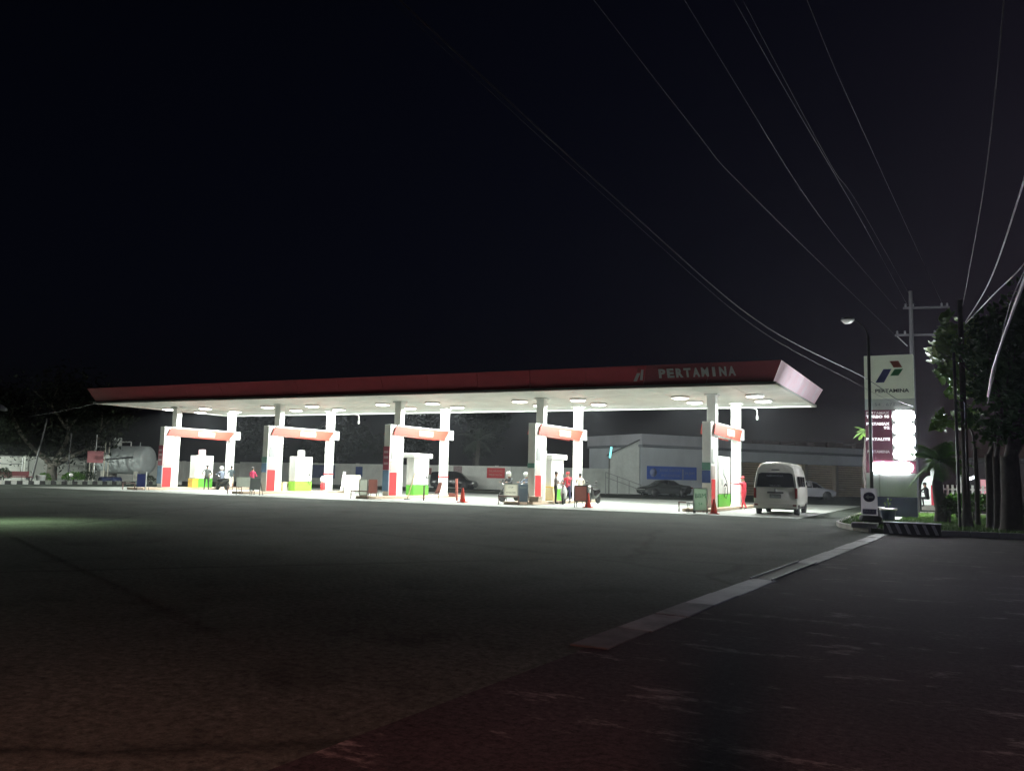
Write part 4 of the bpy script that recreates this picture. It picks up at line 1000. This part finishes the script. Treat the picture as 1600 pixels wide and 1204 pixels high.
person('rider in white helmet seated on scooter between the leftmost columns',(-45.55,44.1,.012),R(70),bluec,blkc,pose='ride',hat='helmet')
person('man in dark shirt and cream shorts standing behind the helmeted rider',(-46.02,45.4,0.012),R(60),dshirt,wshort,arm='front',shorts=True,sleeve=False)
person('person in magenta shirt behind the pale board at the second island',(-40.71,42.0,0.012),R(10),pinkc,greyc,arm='front',scale=.95)
person('rider in white helmet behind the white notice, fourth island',(-21.9,42.2,.012),R(160),cl('dark_grey_jacket',(.06,.065,.07)),blkc,pose='ride',hat='helmet')
person('rider in pale helmet half hidden by the fourth pylon',(-21.53,43.6,0.012),R(160),bluec,blkc,pose='ride',hat='helmet',hathold=lgrey)
person('attendant in red half hidden beside the fourth front column',(-20.36,43.9,0.012),R(-90),att,att,arm='front',hat='cap',hathold=dark)
person('man in grey shirt looking down beside his motorcycle',(-18.75,41.3,0.012),R(-70),greyc,blkc,arm='front',sleeve=False)
person('attendant in red cap and shirt refuelling at the fourth dispenser',(-19.06,43.6,0.012),R(175),att,navc,arm='reach',hat='cap')
person('bare headed person in pale shirt by the fourth rear column',(-18.34,43.6,0.012),R(20),whc,whc,arm='front',scale=.97)
person('attendant in red uniform walking and reaching at the rightmost dispenser',(-9.6,44.1,.012),R(65),att,att,pose='walk',hat='cap',arm='reach',scale=.98)
person('dark clothed person seated low before the arched booth',(-1.5,52.5,0),R(60),blkc,blkc,pose='ride',group='people beyond the sign')

# ------------------------------------------------------------------ motorcycles
def moto(label,loc,rz,body,seatm=rubber):
    t=thing('motorcycle',label,'motorcycle',loc,rz,'motorcycles at the pumps')
    for yv in (-.62,.62):
        prof=[(.22,-.04),(.27,-.05),(.29,0),(.27,.05),(.22,.04)]
        w_=MB().lathe(prof,n=20,axis='x').build('wheel',rubber,t,(0,yv,.29)); MB().lathe([(.05,-.03),(.2,-.025),(.215,0),(.2,.025),(.05,.03)],n=16,axis='x').build('rim',steel,w_)
    MB().tube([(0,.62,.29),(0,.5,.62),(0,.4,.93)],[.045,.04,.035],8).build('fork',steel,t)
    secs=[]
    for yv,w_,z0,z1 in ((-.85,.05,.66,.74),(-.6,.12,.5,.76),(-.25,.13,.35,.74),(0,.11,.28,.55),(.2,.13,.3,.62),(.36,.15,.45,.92),(.45,.06,.75,.98)):
        secs.append([(-w_,yv,z0),(w_,yv,z0),(w_*1.1,yv,(z0+z1)/2),(w_*.8,yv,z1),(-w_*.8,yv,z1),(-w_*1.1,yv,(z0+z1)/2)])
    MB().loft(secs).build('body_shell',body,t)
    secs=[[(-w_,yv,z),(w_,yv,z),(w_*.9,yv,z+.07),(-w_*.9,yv,z+.07)] for yv,w_,z in ((-.72,.09,.77),(-.4,.13,.76),(-.05,.11,.72),(.03,.08,.70))]
    MB().loft(secs).build('seat',seatm,t)
    MB().tube([(-.33,.26,1.0),(-.15,.36,1.03),(.15,.36,1.03),(.33,.26,1.0)],.016,6).build('handlebar',dark,t)
    MB().lathe([(.001,.07),(.08,.05),(.09,0)],c=(0,.47,.93),n=12,axis='y').build('headlight',chrome,t)
    MB().prism([(-.05,.35,.57),(.05,.35,.57),(.06,.75,.63),(-.06,.75,.63)],(0,0,.02)).build('mudguard',body,t)
    for s in (-1,1):
        MB().tube([(s*.25,.3,1.02),(s*.28,.28,1.16)],.008,5).build('mirror_stem',dark,t); MB().lathe([(.05,-.01),(.05,.01)],c=(s*.28,.28,1.19),n=10,axis='y').build('mirror',dark,t)
    MB().tube([(.12,-.1,.25),(.14,-.75,.36)],[.03,.045],8).build('exhaust',chrome,t)
    return t
moto('black scooter ridden by the white helmeted rider at the leftmost island',(-45.55,44.15,.012),R(75),cl('black_fairing',(.02,.022,.02)))
moto('dark scooter behind the white notice board',(-21.9,42.15,.012),R(165),suv_p)
moto('dark scooter half hidden left of the fourth pylon',(-21.48,43.5,0.012),R(165),navy)
moto('white and black motorcycle before the attendant in red cap',(-18.54,41.9,0.012),R(-160),white)
moto('dark motorcycle pointing to camera right of the brown chalk board',(-17.79,44.2,0.012),R(178),suv_p)

# ------------------------------------------------------------------ cars
def wheel(par,loc,r,w=.2,rimm=alloy):
    o=MB().lathe([(r*.66,-w/2),(r*.93,-w/2),(r,-w*.3),(r,w*.3),(r*.93,w/2),(r*.66,w/2)],n=26,axis='x').build('wheel',rubber,par,loc)
    m=MB(); m.lathe([(r*.18,-w*.42),(r*.2,-w*.5),(r*.2,w*.5),(r*.18,w*.42)],n=10,axis='x')
    for k in range(7):
        a=2*math.pi*k/7; c,s=math.cos(a),math.sin(a); p=Vector((0,-s,c))
        for sx__ in (-w*.47,w*.44):
            m.prism([(sx__,c*r*.12-(-s)*r*.07*0+ -s*r*.08, s*r*.12+c*r*.08),(sx__,c*r*.12+s*r*.08,s*r*.12-c*r*.08),(sx__,c*r*.64+s*r*.06,s*r*.64-c*r*.06),(sx__,c*r*.64-s*r*.06,s*r*.64+c*r*.06)],(w*.04,0,0))
    m.lathe([(r*.62,-w*.46),(r*.68,-w*.49),(r*.68,w*.49),(r*.62,w*.46)],n=26,axis='x')
    m.build('rim',rimm,o); return o
def car(name,label,cat,loc,rz,prof,W,paint,wheels,wr,windows,group=None,rimm=alloy,tum=.78):
    """prof: list (y, zsill, zbelt, zroof) rear->front along +y; windows: side polygons (y,z)"""
    t=thing(name,label,cat,loc,rz,group)
    secs=[]
    for yv,zs,zb,zt,wf in prof:
        h=W/2*wf; has=zt>zb+.12
        hw=h*(tum if has else .93)
        m_=zb-(zb-zs)*.45
        secs.append([(-h*.9,yv,zs),(h*.9,yv,zs),(h*.985,yv,zs+.1),(h,yv,m_),(h*.97,yv,zb),(hw,yv,max(zt-.05,zb+.02)),(hw*.8,yv,zt),(0,yv,zt+.02),(-hw*.8,yv,zt),(-hw,yv,max(zt-.05,zb+.02)),(-h*.97,yv,zb),(-h,yv,m_),(-h*.985,yv,zs+.1)])
    MB().loft(secs).build('body',paint,t)
    for s in (-1,1):
        for wy in wheels: wheel(t,(s*(W/2-.12),wy,wr),wr,rimm=rimm)
        for wy in wheels:
            MB().lathe([(wr*1.16,-.01),(wr*1.16,.0)],c=(s*(W/2+.002),wy,wr+.02),n=20,axis='x').build('wheel_arch',dark,t)
        for poly in windows:
            pts=[]
            for yv,z in poly:
                # side surface x at height z
                i=max(k for k in range(len(prof)) if prof[k][0]<=yv+1e-6); i=min(i,len(prof)-2); a,b=prof[i],prof[i+1]; tt=(yv-a[0])/(b[0]-a[0])
                zb=a[2]+(b[2]-a[2])*tt; zt=a[3]+(b[3]-a[3])*tt; wf=a[4]+(b[4]-a[4])*tt; h=W/2*wf
                f_=max(0,min(1,(z-zb)/max(.05,zt-.05-zb))); x=h*.97+(h*tum-h*.97)*f_
                pts.append((s*(x+.012),yv,z))
            MB().prism(pts if s>0 else pts[::-1],(s*.006,0,0)).build('side_window',glass_d,t)
    return t
# sedan: nose towards local +y
sprof=[(-2.28,.42,.78,.80,.86),(-2.15,.26,.92,.96,.95),(-1.55,.2,.95,1.0,1),(-1.2,.2,.95,1.08,1),(-.65,.2,.94,1.36,1),(-.1,.2,.93,1.41,1),(.5,.2,.92,1.34,1),(1.0,.2,.90,1.05,1),(1.25,.2,.88,.92,1),(1.9,.22,.76,.80,.96),(2.2,.28,.66,.70,.88),(2.3,.4,.6,.62,.8)]
c=car('parked_sedan','dark grey sedan with bright alloy wheels parked below the blue banner','car',(-22.35,71.6,0),math.atan2(-.76,-.65)-R(90),sprof,1.76,sedan_p,(-1.38,1.4),.32,[[(-1.0,.98),(-.62,1.29),(-.02,1.35),(-.02,.98)],[(.05,.98),(.05,1.35),(.48,1.28),(.85,1.02)]])
B(-.88,.88,-2.33,-2.26,.72,.84).build('tail_light',lamp_r,c); B(-.8,.8,2.2,2.32,.55,.64).build('headlight_bar',chrome,c)
B(.885,.90,-1.2,1.0,.78,.80).build('side_trim',chrome,c); B(-.90,-.885,-1.2,1.0,.78,.80).build('side_trim',chrome,c)
uprof=[(-2.2,.45,.95,1.45,.9),(-2.1,.3,1.0,1.68,.96),(-1.0,.26,1.0,1.78,1),(.1,.26,.98,1.76,1),(.6,.26,.97,1.62,1),(1.1,.26,.95,1.2,1),(1.3,.26,.93,1.0,1),(2.0,.28,.82,.88,.96),(2.2,.4,.72,.76,.86)]
c=car('parked_wagon','black wagon parked by the wall behind the middle rear column','car',(-43.3,71.6,0),R(-80),uprof,1.75,suv_p,(-1.4,1.38),.34,[[(-1.9,1.05),(-1.8,1.55),(-1.0,1.64),(-.9,1.05)],[(-.8,1.05),(-.85,1.64),(.05,1.62),(.1,1.05)],[(.2,1.05),(.15,1.62),(.55,1.5),(.95,1.1)]])
for s in (-.62,.62): B(s-.16,s+.16,2.14,2.22,.62,.78).build('headlight',chrome,c)
wprof=[(-2.2,.45,.95,1.3,.9),(-2.1,.3,1.0,1.5,.96),(-1.2,.26,.98,1.62,1),(0,.26,.97,1.62,1),(.5,.26,.95,1.5,1),(1.15,.26,.92,1.05,1),(1.3,.26,.9,.98,1),(1.95,.28,.82,.88,.97),(2.2,.4,.7,.75,.87)]
c=car('parked_hatchback','white car parked behind the van before the shutters','car',(-11.7,79.5,0),R(-62),wprof,1.7,wcar_p,(-1.3,1.35),.34,[[(-1.9,1.02),(-1.75,1.42),(-1.0,1.5),(-.95,1.02)],[(-.88,1.02),(-.92,1.5),(.0,1.5),(.05,1.02)],[(.12,1.02),(.08,1.5),(.48,1.4),(1.0,1.02)]],rimm=dark)

# ---- minibus, rear facing the camera
vn=thing('minibus','silver high roofed minibus seen from behind at the rightmost pump','van',(-7.05,38.6,.0),R(3))
W=1.86; Lv=4.9
def vsec(yv,k=1.0,top=2.27,zs=.34,wr_=1.0):
    h=W/2*wr_
    pts=[(h*.93,zs),(h*.985,zs+.15),(h,.75),(h*.995,1.1),(h*.965,1.3),(h*.90,1.72),(h*.83,2.0),(h*.75,top-.10),(h*.60,top-.02),(h*.3,top+.015),(0,top+.02)]
    full=[(x,yv,z) for x,z in pts]+[(-x,yv,z) for x,z in pts[::-1][1:]]
    return full
secs=[vsec(0.03,wr_=.955,top=2.16),vsec(.0,wr_=.975,top=2.2) ,vsec(.10,wr_=.995,top=2.25),vsec(.4),vsec(3.3),vsec(3.9,top=2.2,wr_=.99),vsec(4.3,top=1.9,wr_=.97)]
# shape rear: lower part furthest back, window part leaning forward
def shear(sec,base,topo):
    return [(x,yv+(0 if z<1.12 else (z-1.12)*topo),z) for x,yv,z in sec]
S=[shear(vsec(0.0,wr_=.965,top=2.17),0,.16),shear(vsec(.06,wr_=.99,top=2.24),0,.15),shear(vsec(.2),0,.12),vsec(.6),vsec(3.4)]
front=[]
for yv,kz in ((3.9,.97),(4.35,.82),(4.75,.5)):
    s_=[(x*(1-.04*(yv-3.4)),yv+0*z,min(z,2.27*kz+.12)) for x,_,z in vsec(yv)]
    front.append(s_)
S+=front
MB().loft(S).build('body',silver_van,vn)
def rear(pts,m,nm,off=.012,th=.012):
    P=[(x,(0 if z<1.12 else (z-1.12)*.16)-off,z) for x,z in pts]; return MB().prism(P,(0,-th,0)).build(nm,m,vn)
rear([(-.80,1.20),(.80,1.20),(.765,1.50),(.71,1.77),(.60,1.82),(-.60,1.82),(-.71,1.77),(-.765,1.50)],glass_d,'rear_window')
text('NIRWANA',.13,mat('grey_window_print',(.16,.16,.18),.5,var=0),'window_text',vn,(-.02,.062,1.69),(R(90)-.16,0,0),width=.7,ext=.001)
text('TRAVEL',.09,mat('grey_window_print',()),'window_text',vn,(0,-.016,1.26),(R(90)-.16,0,0),width=.5,ext=.001)
rear([(-.18,1.93),(.18,1.93),(.16,1.97),(-.16,1.97)],dark,'high_brake_light')
B(-.34,.34,-.03,-.004,.93,1.0).build('plate_garnish',dark,vn); B(-.24,.24,-.022,-.004,.72,.90).build('number_plate',mat('dull_plate',(.12,.13,.12),.5,var=.1),vn)
text('DN 7146',.11,mat('plate_print',(.35,.35,.33),.6,var=0),'plate_text',vn,(0,-.026,.81),(R(90),0,0),width=.38,ext=.001)
for s in (-1,1):
    B(s*.86-.055,s*.86+.055,-.025,.06,.72,1.16).build('tail_light',lamp_r,vn,bevel=.01)
    B(s*.8-.07,s*.8+.07,-.09,-.004,.40,.46).build('bumper_reflector',lamp_r,vn)
B(-.92,.92,-.08,.2,.28,.52).build('bumper',silver_van,vn,bevel=.04)
B(-.85,.85,.1,4.5,.24,.33).build('underbody',dark,vn)
for s in (-1,1):
    for yv in (.75,3.75): wheel(vn,(s*.80,yv,.33),.33,w=.2)
    B(s*.937-.006 if s>0 else -.943,s*.937+.006 if s>0 else -.931,.35,.55,1.2,1.65).build('side_window',glass_d,vn)
for s in (-1,1):
    for a,b in ((.45,1.35),(1.45,2.35),(2.45,3.25)):
        x=W/2
        pts=[(x*.985,a,1.22),(x*.985,b,1.22),(x*.925,b,1.68),(x*.925,a,1.68)]
        P=[(s*(px+.012),py_,pz) for px,py_,pz in pts]
        MB().prism(P if s>0 else P[::-1],(s*.006,0,0)).build('side_window',glass_d,vn)
    MB().prism([(s*.95,3.9,1.25),(s*1.12,3.85,1.25),(s*1.12,3.85,1.5),(s*.95,3.9,1.5)],(0,.07,0)).build('mirror',dark,vn)
MB().tube([(.35,.2,.28),(.35,-.05,.27)],.035,8).build('exhaust_pipe',steel,vn)
MB().lathe([(.0,-.02),(.055,-.018),(.06,0)],c=(0,-.012,1.06),n=14,axis='y').build('round_badge',steel,vn)

# ------------------------------------------------------------------ lamps of the place outside the frame, and an added post
fl1=thing('flood_lamp','low floodlight post just outside the left edge','lamp',(-21.6,13.0,0))
MB().tube([(0,0,0),(0,0,2.6),(.4,0,2.8)],.05,8).build('post',grey,fl1)
MB().lathe([(.02,.1),(.16,.0),(.18,-.06)],c=(.5,0,2.8),n=12).build('shade',grey,fl1)
pl_=bpy.data.lights.new('flood_light','SPOT'); pl_.energy=1000; pl_.spot_size=R(125); pl_.spot_blend=.9; pl_.color=(.75,1,.62); pl_.shadow_soft_size=.12
po=bpy.data.objects.new('flood_light',pl_); COL.objects.link(po); po.parent=fl1; po.location=(.5,0,2.72); po.rotation_euler=(0,R(-8),0)
rl_=thing('street_lamp','reddish street lamp behind the photographer','street lamp',(.8,-5.2,0))
MB().tube([(0,0,0),(0,0,3.0)],.06,8).build('post',grey,rl_); MB().ball((0,0,3.18),.16,12).build('globe',mat('reddish_lit_globe',(.8,.4,.3),.5,var=0,emit=(1,.33,.2),estr=3),rl_)
pr_=bpy.data.lights.new('globe_light','SPOT'); pr_.spot_size=R(168); pr_.spot_blend=.5; pr_.energy=5800; pr_.color=(1,.38,.30); pr_.shadow_soft_size=.12
po=bpy.data.objects.new('globe_light',pr_); COL.objects.link(po); po.parent=rl_; po.location=(0,.4,3.2)
ba=thing('shadow_post','unseen post added just behind the camera to cast a shadow streak','post',(.12,-1.5,0)); MB().tube([(0,0,0),(0,0,2.75)],.09,10).build('shaft',bark_d,ba)  # added blocker, its shadow stands for the person at the camera

wl_=thing('street_lamp','shaded white street lamp standing just beyond the right edge','street lamp',(3.6,13.0,0))
MB().tube([(0,0,0),(0,0,5.3),(-.1,0,5.7),(-.5,0,5.8)],.06,8).build('pole',grey,wl_); MB().lathe([(.02,.08),(.2,.03),(.24,-.04)],c=(-.6,0,5.8),n=12).build('shade',grey,wl_)
q_=bpy.data.lights.new('street_light','SPOT'); q_.energy=330; q_.spot_size=R(178); q_.spot_blend=.1; q_.color=(.66,.68,1); q_.shadow_soft_size=.12
po=bpy.data.objects.new('street_light',q_); COL.objects.link(po); po.parent=wl_; po.location=(-.6,0,5.7)

yl=thing('yard_lamp','yard lamp on a post just outside the left edge before the white wall','lamp',(-68.5,35.0,0))
MB().tube([(0,0,0),(0,0,3.1)],.06,8).build('post',grey,yl); MB().lathe([(.02,.1),(.2,.02),(.26,-.05)],c=(0,0,3.3),n=12).build('shade',grey,yl)
q_=bpy.data.lights.new('yard_light','SPOT'); q_.energy=12000; q_.spot_size=R(178); q_.spot_blend=.05; q_.color=(.9,1,.9); q_.shadow_soft_size=.15
po=bpy.data.objects.new('yard_light',q_); COL.objects.link(po); po.parent=yl; po.location=(0,0,3.18)

# added haze, stands in for lens glow: closed box round camera and scene
hb=B(-130,40,-12,110,-1,12.5).build('haze',[])
hm=bpy.data.materials.new('glow_haze'); hm.use_nodes=True; nt=hm.node_tree
for n in list(nt.nodes):
    if n.type!='OUTPUT_MATERIAL': nt.nodes.remove(n)
pv=nt.nodes.new('ShaderNodeVolumePrincipled'); pv.inputs['Density'].default_value=.0006; pv.inputs['Color'].default_value=(.88,.92,1,1); pv.inputs['Anisotropy'].default_value=.6
nt.links.new(pv.outputs[0],[n for n in nt.nodes if n.type=='OUTPUT_MATERIAL'][0].inputs['Volume'])
hb.data.materials.append(hm); tag(hb,None,None,kind='stuff')
